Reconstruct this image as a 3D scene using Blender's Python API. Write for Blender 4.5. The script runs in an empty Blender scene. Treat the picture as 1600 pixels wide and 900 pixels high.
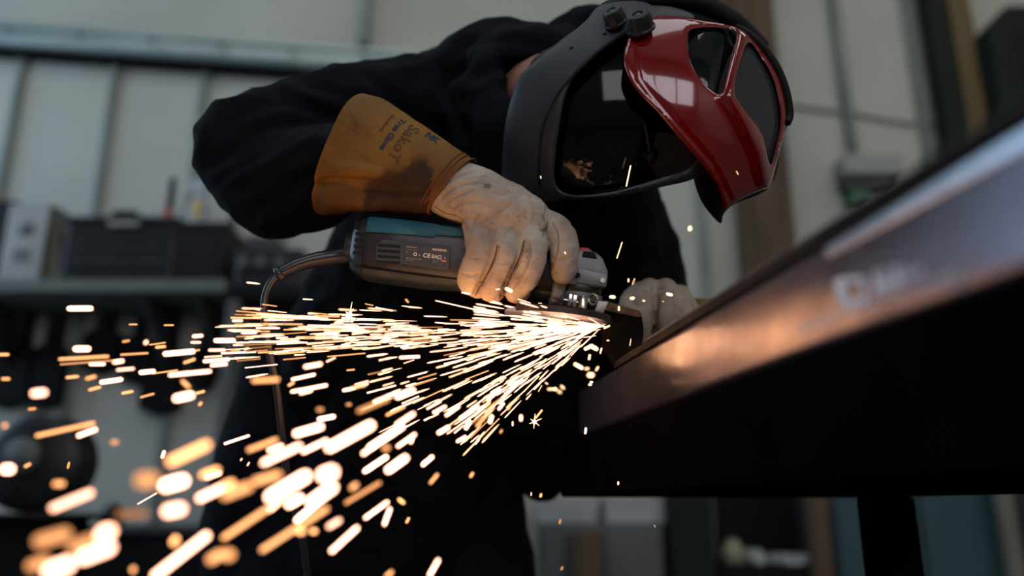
import bpy, bmesh, math, random
import numpy as np
from mathutils import Vector, Matrix, noise
from mathutils.geometry import delaunay_2d_cdt
from mathutils.bvhtree import BVHTree

# ------------------------------------------------------------------ camera, light, exposure
SC = bpy.context.scene
COL = SC.collection
FPX = 1249.0
PITCH = math.radians(15.5)
CAM = Vector((0.0, 0.0, 0.78))
R_ = Vector((1, 0, 0))
F_ = Vector((0, math.cos(PITCH), math.sin(PITCH)))
U_ = Vector((0, -math.sin(PITCH), math.cos(PITCH)))

cd = bpy.data.cameras.new('camera')
cam = bpy.data.objects.new('camera', cd)
COL.objects.link(cam)
cam.location = CAM
cam.rotation_euler = (math.pi / 2 + PITCH, 0, 0)
cd.sensor_width = 36.0
cd.lens = 36.0 * FPX / 1600.0
cd.clip_start = 0.02
cd.dof.use_dof = True
cd.dof.focus_distance = 0.875
cd.dof.aperture_fstop = 1.6
cd.dof.aperture_blades = 0
SC.camera = cam

SC.view_settings.view_transform = 'Standard'
SC.view_settings.look = 'None'
SC.view_settings.exposure = 0.0
SC.view_settings.gamma = 1.0
SC.view_settings.use_curve_mapping = False
SC.cycles.use_denoising = True
SC.cycles.sample_clamp_indirect = 1.5
SC.cycles.max_bounces = 6
SC.cycles.transparent_max_bounces = 12
SC.cycles.caustics_reflective = False
SC.cycles.caustics_refractive = False

world = bpy.data.worlds.new('world')
SC.world = world
world.use_nodes = True
bg = world.node_tree.nodes['Background']
bg.inputs[0].default_value = (0.60, 0.74, 1.0, 1)
bg.inputs[1].default_value = 0.15

def light(name, kind, loc, energy, color, target=None, size=1.0, size_y=None, spread=None):
    l = bpy.data.lights.new(name, kind)
    l.energy = energy
    l.color = color
    o = bpy.data.objects.new(name, l)
    COL.objects.link(o)
    o.location = loc
    if kind == 'AREA':
        l.shape = 'RECTANGLE'
        l.size = size
        l.size_y = size_y or size
        if spread: l.spread = spread
    else:
        l.shadow_soft_size = size
    if target is not None:
        o.rotation_euler = (Vector(target) - Vector(loc)).to_track_quat('-Z', 'Y').to_euler()
    return o

# unseen area lights up under the roof, and point lights along the sparks
light('unseen_area_light_back', 'AREA', (-1.2, 1.6, 4.5), 14, (0.96, 1.0, 0.90), (-0.6, 3.9, 1.6), 3.2, 0.9)
light('unseen_area_light_right', 'AREA', (2.6, 1.6, 4.5), 13, (1.0, 1.0, 0.88), (1.8, 3.9, 2.0), 2.2, 0.9)
light('unseen_area_light_bench', 'AREA', (1.0, -0.1, 3.5), 6.5, (0.92, 0.96, 1.0), (0.05, 0.9, 1.1), 1.2, 0.8)
light('spark_light', 'POINT', (0.055, 0.845, 0.965), 0.18, (1.0, 0.50, 0.19), None, 0.035)
light('spark_fan_light', 'POINT', (-0.06, 0.77, 0.95), 0.34, (1.0, 0.48, 0.18), None, 0.06)
light('spark_root_light', 'POINT', (-0.035, 0.835, 0.955), 0.14, (1.0, 0.46, 0.16), None, 0.03)
light('spark_spray_light', 'POINT', (-0.16, 0.66, 0.87), 0.28, (1.0, 0.47, 0.17), None, 0.06)

# ------------------------------------------------------------------ helpers
def W(u, v, d):
    """the world point at camera depth d that the photograph shows at (u, v)"""
    return CAM + d * F_ + R_ * (d * (u - 800.0) / FPX) + U_ * (d * (450.0 - v) / FPX)

def PY(u, v, Y):
    """the world point at world distance Y"""
    r = F_ + R_ * ((u - 800.0) / FPX) + U_ * ((450.0 - v) / FPX)
    return CAM + r * (Y / r.y)

def tag(o, label=None, cat=None, group=None, kind=None):
    if label: o['label'] = label
    if cat: o['category'] = cat
    if group: o['group'] = group
    if kind: o['kind'] = kind
    return o

def empty(name, loc, label, cat, group=None):
    o = bpy.data.objects.new(name, None)
    COL.objects.link(o)
    o.location = loc
    o.empty_display_size = 0.05
    return tag(o, label, cat, group)

def link(name, mesh, mats, parent=None, pm=None):
    o = bpy.data.objects.new(name, mesh)
    COL.objects.link(o)
    if mats is not None:
        for m in (mats if isinstance(mats, (list, tuple)) else [mats]):
            mesh.materials.append(m)
    if parent is not None:
        o.parent = parent
        if pm is None:
            p = parent
            M = Matrix.Identity(4)
            while p is not None:
                M = (Matrix.LocRotScale(p.location, p.rotation_euler, p.scale)) @ M if p.parent is None else M
                p = p.parent
            o.matrix_parent_inverse = M.inverted() if parent.parent is None else Matrix.Identity(4)
    return o

def from_bm(name, bm, mats, parent=None, smooth=True, flat_angle=None):
    me = bpy.data.meshes.new(name)
    bmesh.ops.recalc_face_normals(bm, faces=bm.faces)
    bm.to_mesh(me)
    bm.free()
    if smooth:
        me.polygons.foreach_set('use_smooth', [True] * len(me.polygons))
        if flat_angle:
            me.set_sharp_from_angle(angle=math.radians(flat_angle))
    return link(name, me, mats, parent)

def add_box(bm, lo, hi, bev=0.0, M=None):
    lo, hi = Vector(lo), Vector(hi)
    r = bmesh.ops.create_cube(bm, size=1.0)
    vs = r['verts']
    for v in vs:
        v.co = Vector(((v.co.x + .5) * (hi.x - lo.x) + lo.x, (v.co.y + .5) * (hi.y - lo.y) + lo.y, (v.co.z + .5) * (hi.z - lo.z) + lo.z))
    if bev > 0:
        es = list({e for v in vs for e in v.link_edges})
        r2 = bmesh.ops.bevel(bm, geom=es, offset=bev, segments=2, affect='EDGES', profile=0.5)
        vs = list(set(r2['verts']) | {v for v in vs if v.is_valid})
    if M is not None:
        for v in vs: v.co = M @ v.co
    return vs

def frame_of(d):
    d = d.normalized()
    a = Vector((0, 0, 1)) if abs(d.z) < 0.9 else Vector((1, 0, 0))
    x = d.cross(a).normalized()
    return x, d.cross(x).normalized()

def add_tube(bm, pts, radii, n=12, caps=True):
    pts = [Vector(p) for p in pts]
    if not isinstance(radii, (list, tuple)): radii = [radii] * len(pts)
    rings = []
    px = None
    for i, p in enumerate(pts):
        d = (pts[min(i + 1, len(pts) - 1)] - pts[max(i - 1, 0)])
        d.normalize()
        if px is None:
            x, y = frame_of(d)
        else:
            x = (px - d * px.dot(d)).normalized()
            y = d.cross(x)
        px = x
        rings.append([bm.verts.new(p + (x * math.cos(2 * math.pi * k / n) + y * math.sin(2 * math.pi * k / n)) * radii[i]) for k in range(n)])
    for a, b in zip(rings, rings[1:]):
        for k in range(n):
            bm.faces.new((a[k], a[(k + 1) % n], b[(k + 1) % n], b[k]))
    if caps:
        bm.faces.new(rings[0][::-1])
        bm.faces.new(rings[-1])
    return rings

def add_cyl(bm, p0, p1, r0, r1=None, n=24):
    p0, p1 = Vector(p0), Vector(p1)
    return add_tube(bm, [p0, p1], [r0, r0 if r1 is None else r1], n)

def add_loft(bm, rings, caps=True):
    R = [[bm.verts.new(p) for p in ring] for ring in rings]
    n = len(R[0])
    for a, b in zip(R, R[1:]):
        for k in range(n):
            bm.faces.new((a[k], a[(k + 1) % n], b[(k + 1) % n], b[k]))
    if caps:
        bm.faces.new(R[0][::-1]); bm.faces.new(R[-1])
    return R

def spline(pts, per=8, closed=False):
    P = [Vector(p) for p in pts]
    n = len(P)
    out = []
    rng = range(n if closed else n - 1)
    for i in rng:
        if closed:
            a, b, c, d = P[(i - 1) % n], P[i], P[(i + 1) % n], P[(i + 2) % n]
        else:
            a, b, c, d = P[max(i - 1, 0)], P[i], P[i + 1], P[min(i + 2, n - 1)]
        for k in range(per):
            t = k / per
            out.append(0.5 * ((2 * b) + (c - a) * t + (2 * a - 5 * b + 4 * c - d) * t * t + (3 * b - a - 3 * c + d) * t ** 3))
    if not closed: out.append(P[-1])
    return out

def add_prism(bm, outline, y0, y1, bev=0.0, mp=None):
    """outline: list of (x, z); extruded along y"""
    f = bm.faces.new([bm.verts.new((x, y0, z)) for x, z in outline])
    r = bmesh.ops.extrude_face_region(bm, geom=[f])
    nv = [g for g in r['geom'] if isinstance(g, bmesh.types.BMVert)]
    for v in nv: v.co.y = y1
    allv = list(f.verts) + nv
    if bev:
        es = list({e for v in allv for e in v.link_edges})
        r2 = bmesh.ops.bevel(bm, geom=es, offset=bev, segments=2, affect='EDGES', profile=0.5)
        allv = list({v for v in allv if v.is_valid} | set(r2['verts']))
    if mp:
        for v in allv: v.co = mp(v.co)
    return allv

def add_chain(bm, pts, n=20):
    """pts: (Vector, radius); tapered tube with ball joints"""
    P = [Vector(p) for p, r in pts]; Rr = [r for p, r in pts]
    SP, SR = [], []
    for i in range(len(P) - 1):
        a, b, c, d = P[max(i - 1, 0)], P[i], P[i + 1], P[min(i + 2, len(P) - 1)]
        for k in range(5):
            t = k / 5
            SP.append(0.5 * ((2 * b) + (c - a) * t + (2 * a - 5 * b + 4 * c - d) * t * t + (3 * b - a - 3 * c + d) * t ** 3))
            SR.append(Rr[i] * (1 - t) + Rr[i + 1] * t)
    SP.append(P[-1]); SR.append(Rr[-1])
    add_tube(bm, SP, SR, n)
    for p, r in ((SP[0], SR[0]), (SP[-1], SR[-1])):
        bmesh.ops.create_uvsphere(bm, u_segments=n, v_segments=n // 2, radius=r * 0.999, matrix=Matrix.Translation(p))
    for p, r in list(zip(SP, SR))[1:-1:2]:
        bmesh.ops.create_uvsphere(bm, u_segments=n, v_segments=n // 2, radius=r * 0.999, matrix=Matrix.Translation(p))

def add_ell(bm, c, rx, ry, rz, rot=None, n=24):
    M = Matrix.Translation(Vector(c)) @ (rot.to_4x4() if rot else Matrix.Identity(4)) @ Matrix.Diagonal((rx, ry, rz, 1))
    bmesh.ops.create_uvsphere(bm, u_segments=n, v_segments=n // 2, radius=1.0, matrix=M)

def remeshed(name, bm, voxel, smooth_it=4):
    """fuse overlapping volumes into one continuous surface"""
    me = bpy.data.meshes.new(name)
    bm.to_mesh(me); bm.free()
    o = bpy.data.objects.new(name + '_raw', me)
    COL.objects.link(o)
    m = o.modifiers.new('r', 'REMESH'); m.mode = 'VOXEL'; m.voxel_size = voxel; m.use_smooth_shade = True
    if smooth_it:
        s = o.modifiers.new('s', 'SMOOTH'); s.factor = 0.5; s.iterations = smooth_it
    dg = bpy.context.evaluated_depsgraph_get()
    dg.update()
    me2 = bpy.data.meshes.new_from_object(o.evaluated_get(dg))
    bpy.data.objects.remove(o)
    bpy.data.meshes.remove(me)
    me2.name = name
    return me2

def get_co(me):
    a = np.empty(len(me.vertices) * 3); me.vertices.foreach_get('co', a); return a.reshape(-1, 3)
def get_no(me):
    a = np.empty(len(me.vertices) * 3); me.vertex_normals.foreach_get('vector', a); return a.reshape(-1, 3)
def set_co(me, a):
    me.vertices.foreach_set('co', a.reshape(-1)); me.update()

def fbm(p, s, o=3):
    t, a, k = 0, 1, 0
    for i in range(o):
        t += a * noise.noise(Vector(p) * s * (2 ** i)); a *= .5
    return t

def proj(a):
    """pixel position of world points (for measuring along creases)"""
    q = a - np.array(CAM)
    d = q @ np.array(F_)
    return 800 + FPX * (q @ np.array(R_)) / d, 450 - FPX * (q @ np.array(U_)) / d, d

def carve(me, lines, facing=True):
    """press creases (negative) or ridges (positive) along lines: ([(u,v),..], width_px, depth_m)"""
    co, no = get_co(me), get_no(me)
    u, v, d = proj(co)
    view = co - np.array(CAM); view /= np.linalg.norm(view, axis=1)[:, None]
    fac = np.clip(-(view * no).sum(1) * 2.5 + 0.3, 0, 1) if facing else np.ones(len(co))
    disp = np.zeros(len(co))
    for pts, wpx, dep in lines:
        sp = spline([(x, y, 0) for x, y in pts], 6)
        best = np.full(len(co), 1e9); tt = np.zeros(len(co))
        n = len(sp) - 1
        for i in range(n):
            ax, ay = sp[i].x, sp[i].y; bx, by = sp[i + 1].x, sp[i + 1].y
            L2 = (bx - ax) ** 2 + (by - ay) ** 2 + 1e-9
            t = np.clip(((u - ax) * (bx - ax) + (v - ay) * (by - ay)) / L2, 0, 1)
            dist = np.hypot(u - ax - t * (bx - ax), v - ay - t * (by - ay))
            m = dist < best
            best = np.where(m, dist, best); tt = np.where(m, (i + t) / n, tt)
        fade = np.clip(np.minimum(tt, 1 - tt) * 5 + 0.25, 0, 1)
        disp += dep * np.exp(-(best / wpx) ** 2) * fade
    set_co(me, co + no * (disp * fac)[:, None])

# ------------------------------------------------------------------ materials
def mat(name, color, rough=0.5, metal=0.0, spec=None, coat=0.0, emis=None, strength=0.0):
    m = bpy.data.materials.new(name)
    m.use_nodes = True
    b = m.node_tree.nodes['Principled BSDF']
    b.inputs['Base Color'].default_value = (*color, 1)
    b.inputs['Roughness'].default_value = rough
    b.inputs['Metallic'].default_value = metal
    if spec is not None: b.inputs['Specular IOR Level'].default_value = spec
    if coat: b.inputs['Coat Weight'].default_value = coat
    if emis:
        b.inputs['Emission Color'].default_value = (*emis, 1); b.inputs['Emission Strength'].default_value = strength
    return m

def noisy(m, c2, scale=8.0, lo=0.4, hi=0.65, detail=4.0, bump=0.0, bscale=40.0, rough_var=0.0, stretch=None, dist=0.002):
    """mottle the base colour with a second colour, optional bump and roughness variation"""
    nt = m.node_tree; N = nt.nodes; L = nt.links
    b = N['Principled BSDF']
    tc = N.new('ShaderNodeTexCoord')
    src = tc.outputs['Object']
    if stretch:
        mp = N.new('ShaderNodeMapping'); mp.inputs['Scale'].default_value = stretch
        L.new(src, mp.inputs[0]); src = mp.outputs[0]
    n = N.new('ShaderNodeTexNoise'); n.inputs['Scale'].default_value = scale; n.inputs['Detail'].default_value = detail
    L.new(src, n.inputs['Vector'])
    r = N.new('ShaderNodeMapRange'); r.inputs[1].default_value = lo; r.inputs[2].default_value = hi
    L.new(n.outputs['Fac'], r.inputs[0])
    mx = N.new('ShaderNodeMix'); mx.data_type = 'RGBA'
    mx.inputs[6].default_value = b.inputs['Base Color'].default_value
    mx.inputs[7].default_value = (*c2, 1)
    L.new(r.outputs[0], mx.inputs[0]); L.new(mx.outputs[2], b.inputs['Base Color'])
    if rough_var:
        rr = N.new('ShaderNodeMapRange'); r0 = b.inputs['Roughness'].default_value
        rr.inputs[3].default_value = max(0.02, r0 - rough_var); rr.inputs[4].default_value = r0 + rough_var
        L.new(n.outputs['Fac'], rr.inputs[0]); L.new(rr.outputs[0], b.inputs['Roughness'])
    if bump:
        n2 = N.new('ShaderNodeTexNoise'); n2.inputs['Scale'].default_value = bscale; n2.inputs['Detail'].default_value = 5
        L.new(src, n2.inputs['Vector'])
        bp = N.new('ShaderNodeBump'); bp.inputs['Strength'].default_value = bump; bp.inputs['Distance'].default_value = dist
        L.new(n2.outputs['Fac'], bp.inputs['Height']); L.new(bp.outputs[0], b.inputs['Normal'])
    return m

M = {}
M['wall'] = noisy(mat('painted_wall_panel', (0.48, 0.49, 0.43), 0.75), (0.41, 0.42, 0.375), 1.3, 0.35, 0.7)
M['seam'] = noisy(mat('wall_seam', (0.26, 0.30, 0.28), 0.7), (0.20, 0.235, 0.22), 3)
M['concrete'] = noisy(mat('concrete_floor', (0.16, 0.16, 0.155), 0.8), (0.10, 0.10, 0.098), 2.0, bump=0.3, bscale=12)
M['ceiling'] = noisy(mat('ceiling_sheet', (0.28, 0.30, 0.30), 0.8), (0.22, 0.24, 0.24), 2.0)
M['rail'] = noisy(mat('galvanised_rail', (0.42, 0.50, 0.49), 0.45, 0.3), (0.33, 0.40, 0.39), 4)
M['wood'] = noisy(mat('brown_wood', (0.115, 0.066, 0.030), 0.65), (0.05, 0.030, 0.015), 3, 0.3, 0.7, stretch=(6, 6, 0.7))
M['ochre'] = noisy(mat('ochre_post', (0.16, 0.105, 0.035), 0.65), (0.09, 0.06, 0.02), 3, 0.3, 0.7, stretch=(6, 6, 0.7))
M['shelf'] = noisy(mat('green_grey_shelf', (0.13, 0.16, 0.145), 0.6), (0.10, 0.12, 0.11), 5)
M['black'] = noisy(mat('black_plastic', (0.008, 0.008, 0.009), 0.42, spec=.35), (0.013, 0.013, 0.015), 10)
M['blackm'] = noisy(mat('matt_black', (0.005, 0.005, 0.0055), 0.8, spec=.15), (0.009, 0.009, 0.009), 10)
M['charcoal'] = noisy(mat('charcoal_plastic', (0.035, 0.037, 0.04), 0.5), (0.05, 0.05, 0.055), 10)
M['white'] = noisy(mat('off_white_card', (0.40, 0.41, 0.41), 0.6), (0.32, 0.33, 0.33), 6)
M['greycard'] = noisy(mat('grey_card', (0.16, 0.17, 0.18), 0.6), (0.12, 0.12, 0.13), 6)
M['olive'] = noisy(mat('olive_side', (0.17, 0.17, 0.13), 0.6), (0.13, 0.13, 0.10), 6)
M['orangered'] = noisy(mat('orange_red_plastic', (0.50, 0.07, 0.025), 0.45), (0.38, 0.05, 0.02), 6)
M['yellow'] = noisy(mat('yellow_label', (0.62, 0.46, 0.14), 0.5), (0.5, 0.36, 0.1), 6)
M['bottle'] = noisy(mat('cloudy_plastic', (0.42, 0.46, 0.50), 0.35), (0.32, 0.36, 0.4), 6)
M['teal'] = noisy(mat('teal_door', (0.026, 0.080, 0.090), 0.6), (0.020, 0.062, 0.072), 2)
M['darkgreen'] = noisy(mat('dark_green_paint', (0.013, 0.018, 0.015), 0.7, spec=.2), (0.009, 0.013, 0.011), 4)
M['green'] = noisy(mat('green_plastic', (0.04, 0.13, 0.06), 0.5), (0.03, 0.1, 0.05), 4)
M['greybox'] = noisy(mat('grey_sheet_metal', (0.10, 0.105, 0.10), 0.55), (0.075, 0.08, 0.075), 3)
M['junction'] = noisy(mat('grey_junction_box', (0.30, 0.32, 0.30), 0.6), (0.25, 0.27, 0.25), 3)

# dark, glossy hot-rolled steel of the beam
def steel():
    m = mat('blue_black_rolled_steel', (0.30, 0.275, 0.30), 0.24, 0.82)
    nt = m.node_tree; N = nt.nodes; L = nt.links; b = N['Principled BSDF']
    tc = N.new('ShaderNodeTexCoord')
    n = N.new('ShaderNodeTexNoise'); n.inputs['Scale'].default_value = 22; n.inputs['Detail'].default_value = 6
    L.new(tc.outputs['Object'], n.inputs['Vector'])
    rr = N.new('ShaderNodeMapRange'); rr.inputs[1].default_value = .3; rr.inputs[2].default_value = .7
    rr.inputs[3].default_value = .17; rr.inputs[4].default_value = .30
    L.new(n.outputs['Fac'], rr.inputs[0]); L.new(rr.outputs[0], b.inputs['Roughness'])
    r = N.new('ShaderNodeMapRange'); r.inputs[1].default_value = .35; r.inputs[2].default_value = .7
    mx = N.new('ShaderNodeMix'); mx.data_type = 'RGBA'
    mx.inputs[6].default_value = (0.19, 0.165, 0.19, 1); mx.inputs[7].default_value = (0.12, 0.10, 0.115, 1)
    L.new(n.outputs['Fac'], r.inputs[0]); L.new(r.outputs[0], mx.inputs[0]); L.new(mx.outputs[2], b.inputs['Base Color'])
    n2 = N.new('ShaderNodeTexNoise'); n2.inputs['Scale'].default_value = 55; n2.inputs['Detail'].default_value = 4
    L.new(tc.outputs['Object'], n2.inputs['Vector'])
    bp = N.new('ShaderNodeBump'); bp.inputs['Strength'].default_value = .16; bp.inputs['Distance'].default_value = .0012
    L.new(n2.outputs['Fac'], bp.inputs['Height']); L.new(bp.outputs[0], b.inputs['Normal'])
    return m
M['steel'] = steel()
M['scale'] = noisy(mat('rusty_mill_scale', (0.014, 0.011, 0.010), 0.8, spec=.2), (0.040, 0.024, 0.017), 60, 0.45, 0.7, bump=0.6, bscale=260, dist=0.001)
M['rawsteel'] = noisy(mat('dark_raw_steel', (0.004, 0.0035, 0.0035), 0.85, spec=.05), (0.010, 0.008, 0.007), 40, bump=0.2, bscale=90)
M['chalk'] = noisy(mat('white_marking_paint', (0.80, 0.86, 0.95), 0.6), (0.5, 0.54, 0.6), 120, 0.5, 0.75)
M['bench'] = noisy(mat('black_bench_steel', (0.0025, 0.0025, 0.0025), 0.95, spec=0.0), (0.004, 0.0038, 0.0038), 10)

M['cloth'] = noisy(mat('black_fleece', (0.0036, 0.0042, 0.0060), 0.92, spec=0.10), (0.006, 0.0068, 0.0095), 9, bump=0.5, bscale=60, dist=0.003)
M['trouser'] = noisy(mat('navy_black_cotton', (0.0040, 0.0050, 0.008), 0.9, spec=0.1), (0.006, 0.007, 0.011), 9, bump=0.5, bscale=40, dist=0.003)
M['skin'] = noisy(mat('skin', (0.42, 0.21, 0.14), 0.5), (0.36, 0.16, 0.11), 20)
M['hair'] = noisy(mat('dark_hair', (0.012, 0.009, 0.008), 0.6), (0.02, 0.015, 0.012), 60)
M['boot'] = noisy(mat('boot_leather', (0.02, 0.015, 0.012), 0.5), (0.03, 0.022, 0.018), 20)

def leather(name, c1, c2, c3, gs=1.0):
    """soft glove leather: mottled, with small dark stains and fine creases"""
    m = mat(name, c1, 0.72, spec=0.3)
    nt = m.node_tree; N = nt.nodes; L = nt.links; b = N['Principled BSDF']
    tc = N.new('ShaderNodeTexCoord')
    def ns(scale, detail=5, rough=.6):
        n = N.new('ShaderNodeTexNoise'); n.inputs['Scale'].default_value = scale; n.inputs['Detail'].default_value = detail
        n.inputs['Roughness'].default_value = rough
        L.new(tc.outputs['Object'], n.inputs['Vector']); return n.outputs['Fac']
    def rng(s, a, bb):
        r = N.new('ShaderNodeMapRange'); r.inputs[1].default_value = a; r.inputs[2].default_value = bb
        L.new(s, r.inputs[0]); return r.outputs[0]
    def mix(f, a, bb):
        x = N.new('ShaderNodeMix'); x.data_type = 'RGBA'
        for s, k in ((a, 6), (bb, 7)):
            if isinstance(s, tuple): x.inputs[k].default_value = (*s, 1)
            else: L.new(s, x.inputs[k])
        L.new(f, x.inputs[0]); return x.outputs[2]
    a = mix(rng(ns(16 * gs), .38, .66), c1, c2)
    a = mix(rng(ns(48 * gs, 6, .7), .60, .72), a, c3)
    L.new(a, b.inputs['Base Color'])
    v = N.new('ShaderNodeTexVoronoi'); v.feature = 'DISTANCE_TO_EDGE'; v.inputs['Scale'].default_value = 150
    L.new(tc.outputs['Object'], v.inputs['Vector'])
    bp = N.new('ShaderNodeBump'); bp.inputs['Strength'].default_value = .12; bp.inputs['Distance'].default_value = .0006
    L.new(v.outputs['Distance'], bp.inputs['Height'])
    bp2 = N.new('ShaderNodeBump'); bp2.inputs['Strength'].default_value = .45; bp2.inputs['Distance'].default_value = .0025
    L.new(ns(90 * gs, 6, .65), bp2.inputs['Height']); L.new(bp.outputs[0], bp2.inputs['Normal'])
    L.new(bp2.outputs[0], b.inputs['Normal'])
    return m
M['glove'] = leather('cream_grain_leather', (0.46, 0.39, 0.315), (0.27, 0.20, 0.145), (0.09, 0.062, 0.043))
M['cuff'] = leather('tan_suede', (0.24, 0.110, 0.014), (0.15, 0.062, 0.010), (0.055, 0.022, 0.006), 0.7)
def scorch_shade(m):
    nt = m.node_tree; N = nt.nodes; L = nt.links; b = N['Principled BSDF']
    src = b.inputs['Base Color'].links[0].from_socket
    at = N.new('ShaderNodeAttribute'); at.attribute_name = 'soot_shade'
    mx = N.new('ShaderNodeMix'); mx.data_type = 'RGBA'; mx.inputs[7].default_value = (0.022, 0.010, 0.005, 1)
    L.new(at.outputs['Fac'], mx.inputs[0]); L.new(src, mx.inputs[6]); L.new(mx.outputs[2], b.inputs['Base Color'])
scorch_shade(M['cuff'])
M['cuffdark'] = leather('scorched_suede', (0.22, 0.075, 0.018), (0.13, 0.045, 0.012), (0.05, 0.02, 0.01), 0.7)
M['creaseshade'] = mat('crease_shade', (0.06, 0.035, 0.022), 0.9)
M['thread'] = mat('tan_thread', (0.42, 0.27, 0.14), 0.8)
M['ink'] = mat('black_ink', (0.012, 0.013, 0.015), 0.7)
M['blueink'] = mat('blue_black_ink', (0.010, 0.022, 0.035), 0.7)

M['tealp'] = noisy(mat('teal_plastic', (0.034, 0.155, 0.205), 0.30), (0.028, 0.125, 0.17), 30)
M['body'] = noisy(mat('dark_grip_plastic', (0.030, 0.028, 0.028), 0.40), (0.024, 0.022, 0.022), 60, bump=0.1, bscale=400, dist=0.0004)
M['rim'] = noisy(mat('grey_green_plastic', (0.022, 0.032, 0.036), 0.36), (0.018, 0.026, 0.028), 40)
M['slot'] = mat('slot_shadow', (0.004, 0.004, 0.004), 0.9)
M['plate'] = noisy(mat('nameplate_film', (0.022, 0.018, 0.016), 0.35), (0.03, 0.025, 0.02), 30)
M['print'] = mat('silver_print', (0.75, 0.68, 0.62), 0.5)
M['redprint'] = mat('red_print', (0.8, 0.16, 0.12), 0.5)
M['alu'] = noisy(mat('cast_aluminium', (0.17, 0.18, 0.18), 0.42, 0.35), (0.13, 0.135, 0.135), 60, bump=0.1, bscale=300, dist=0.0004)
M['chrome'] = noisy(mat('zinc_plated_steel', (0.72, 0.66, 0.56), 0.22, 1.0), (0.5, 0.46, 0.4), 80)
M['guard'] = noisy(mat('black_guard_steel', (0.035, 0.028, 0.025), 0.38, 0.6), (0.05, 0.04, 0.035), 60)
M['disc'] = noisy(mat('worn_grinding_disc', (0.22, 0.22, 0.30), 0.35, 0.3), (0.17, 0.17, 0.22), 50)
M['redbtn'] = mat('red_button', (0.50, 0.025, 0.035), 0.4)
M['cable'] = mat('black_rubber_cable', (0.020, 0.021, 0.024), 0.28)
M['redshell'] = noisy(mat('glossy_red_shell', (0.22, 0.004, 0.003), 0.12, coat=1.0), (0.18, 0.003, 0.003), 14)
M['shell'] = noisy(mat('charcoal_shell', (0.026, 0.027, 0.032), 0.50), (0.021, 0.021, 0.026), 30)
M['shellin'] = noisy(mat('black_inner_shell', (0.006, 0.0055, 0.006), 0.65, spec=.25), (0.015, 0.013, 0.014), 30)
M['lens'] = mat('black_lens', (0.004, 0.006, 0.006), 0.06)
M['greylens'] = noisy(mat('smoked_grey_lens', (0.045, 0.047, 0.05), 0.16), (0.03, 0.032, 0.034), 14)

def visor_mat():
    m = bpy.data.materials.new('smoked_clear_visor'); m.use_nodes = True
    nt = m.node_tree; N = nt.nodes; L = nt.links
    N.remove(N['Principled BSDF']); out = N['Material Output']
    t = N.new('ShaderNodeBsdfTransparent'); t.inputs[0].default_value = (0.16, 0.12, 0.115, 1)
    g = N.new('ShaderNodeBsdfGlossy'); g.inputs['Roughness'].default_value = 0.07; g.inputs[0].default_value = (0.9, 0.9, 0.9, 1)
    fr = N.new('ShaderNodeFresnel'); fr.inputs[0].default_value = 1.42
    x = N.new('ShaderNodeMixShader')
    L.new(fr.outputs[0], x.inputs[0]); L.new(t.outputs[0], x.inputs[1]); L.new(g.outputs[0], x.inputs[2])
    L.new(x.outputs[0], out.inputs[0])
    return m
M['visor'] = visor_mat()

def emit(name, col, s):
    m = bpy.data.materials.new(name); m.use_nodes = True
    N = m.node_tree.nodes; L = m.node_tree.links
    N.remove(N['Principled BSDF'])
    e = N.new('ShaderNodeEmission'); e.inputs[0].default_value = (*col, 1); e.inputs[1].default_value = s
    L.new(e.outputs[0], N['Material Output'].inputs[0])
    return m
M['sky'] = emit('daylight_pane', (0.72, 0.86, 1.0), 5.0)

# text laid on a surface
def text_mesh(s, size, outline=0.0, spacing=1.0, bold=0.0):
    cu = bpy.data.curves.new('t', 'FONT'); cu.body = s; cu.size = size; cu.space_character = spacing
    cu.align_x = 'LEFT'
    cu.resolution_u = 3
    if outline:
        cu.fill_mode = 'NONE'; cu.bevel_depth = outline; cu.bevel_resolution = 0
    elif bold:
        cu.offset = bold
    o = bpy.data.objects.new('t', cu); COL.objects.link(o)
    dg = bpy.context.evaluated_depsgraph_get(); dg.update()
    me = bpy.data.meshes.new_from_object(o.evaluated_get(dg))
    bpy.data.objects.remove(o); bpy.data.curves.remove(cu)
    return me

def on_surface(me, tree, org, xd, yd, look, lift=0.0004, sub=2):
    """bend a flat mesh (x, y) onto the surface met when travelling along look"""
    bm = bmesh.new(); bm.from_mesh(me)
    bmesh.ops.triangulate(bm, faces=bm.faces)
    if sub: bmesh.ops.subdivide_edges(bm, edges=bm.edges, cuts=sub, use_grid_fill=True)
    miss = []
    for v in bm.verts:
        p = org + xd * v.co.x + yd * v.co.y
        hit, nrm, i, dd = tree.ray_cast(p - look * 0.3, look)
        if hit is not None:
            if nrm.dot(look) > 0: nrm = -nrm
            v.co = hit + nrm * (lift + 0.3 * v.co.z)
        else:
            v.co = p; miss.append(v)
    bmesh.ops.delete(bm, geom=miss, context='VERTS')
    return bm

def tree_of(me):
    bm = bmesh.new(); bm.from_mesh(me); t = BVHTree.FromBMesh(bm); bm.free(); return t
# ------------------------------------------------------------------ the room
YW = 3.75
def slab(name, lo, hi, m, kind='structure', bev=0.0):
    bm = bmesh.new(); add_box(bm, lo, hi, bev)
    o = from_bm(name, bm, m, smooth=False)
    if kind: o['kind'] = kind
    return o
slab('floor', (-4.6, -4.0, -0.12), (4.6, YW + 0.15, 0.0), M['concrete'])
slab('wall_back', (-4.6, YW, 0.0), (4.6, YW + 0.15, 4.8), M['wall'])
slab('wall_left', (-4.75, -4.0, 0.0), (-4.6, YW + 0.15, 4.8), M['wall'])
slab('wall_right', (4.6, -4.0, 0.0), (4.75, YW + 0.15, 4.8), M['wall'])
slab('wall_front', (-4.75, -4.15, 0.0), (4.75, -4.0, 4.8), M['wall'])
slab('ceiling', (-4.75, -4.0, 4.8), (4.75, YW + 0.15, 4.95), M['ceiling'])

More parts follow.
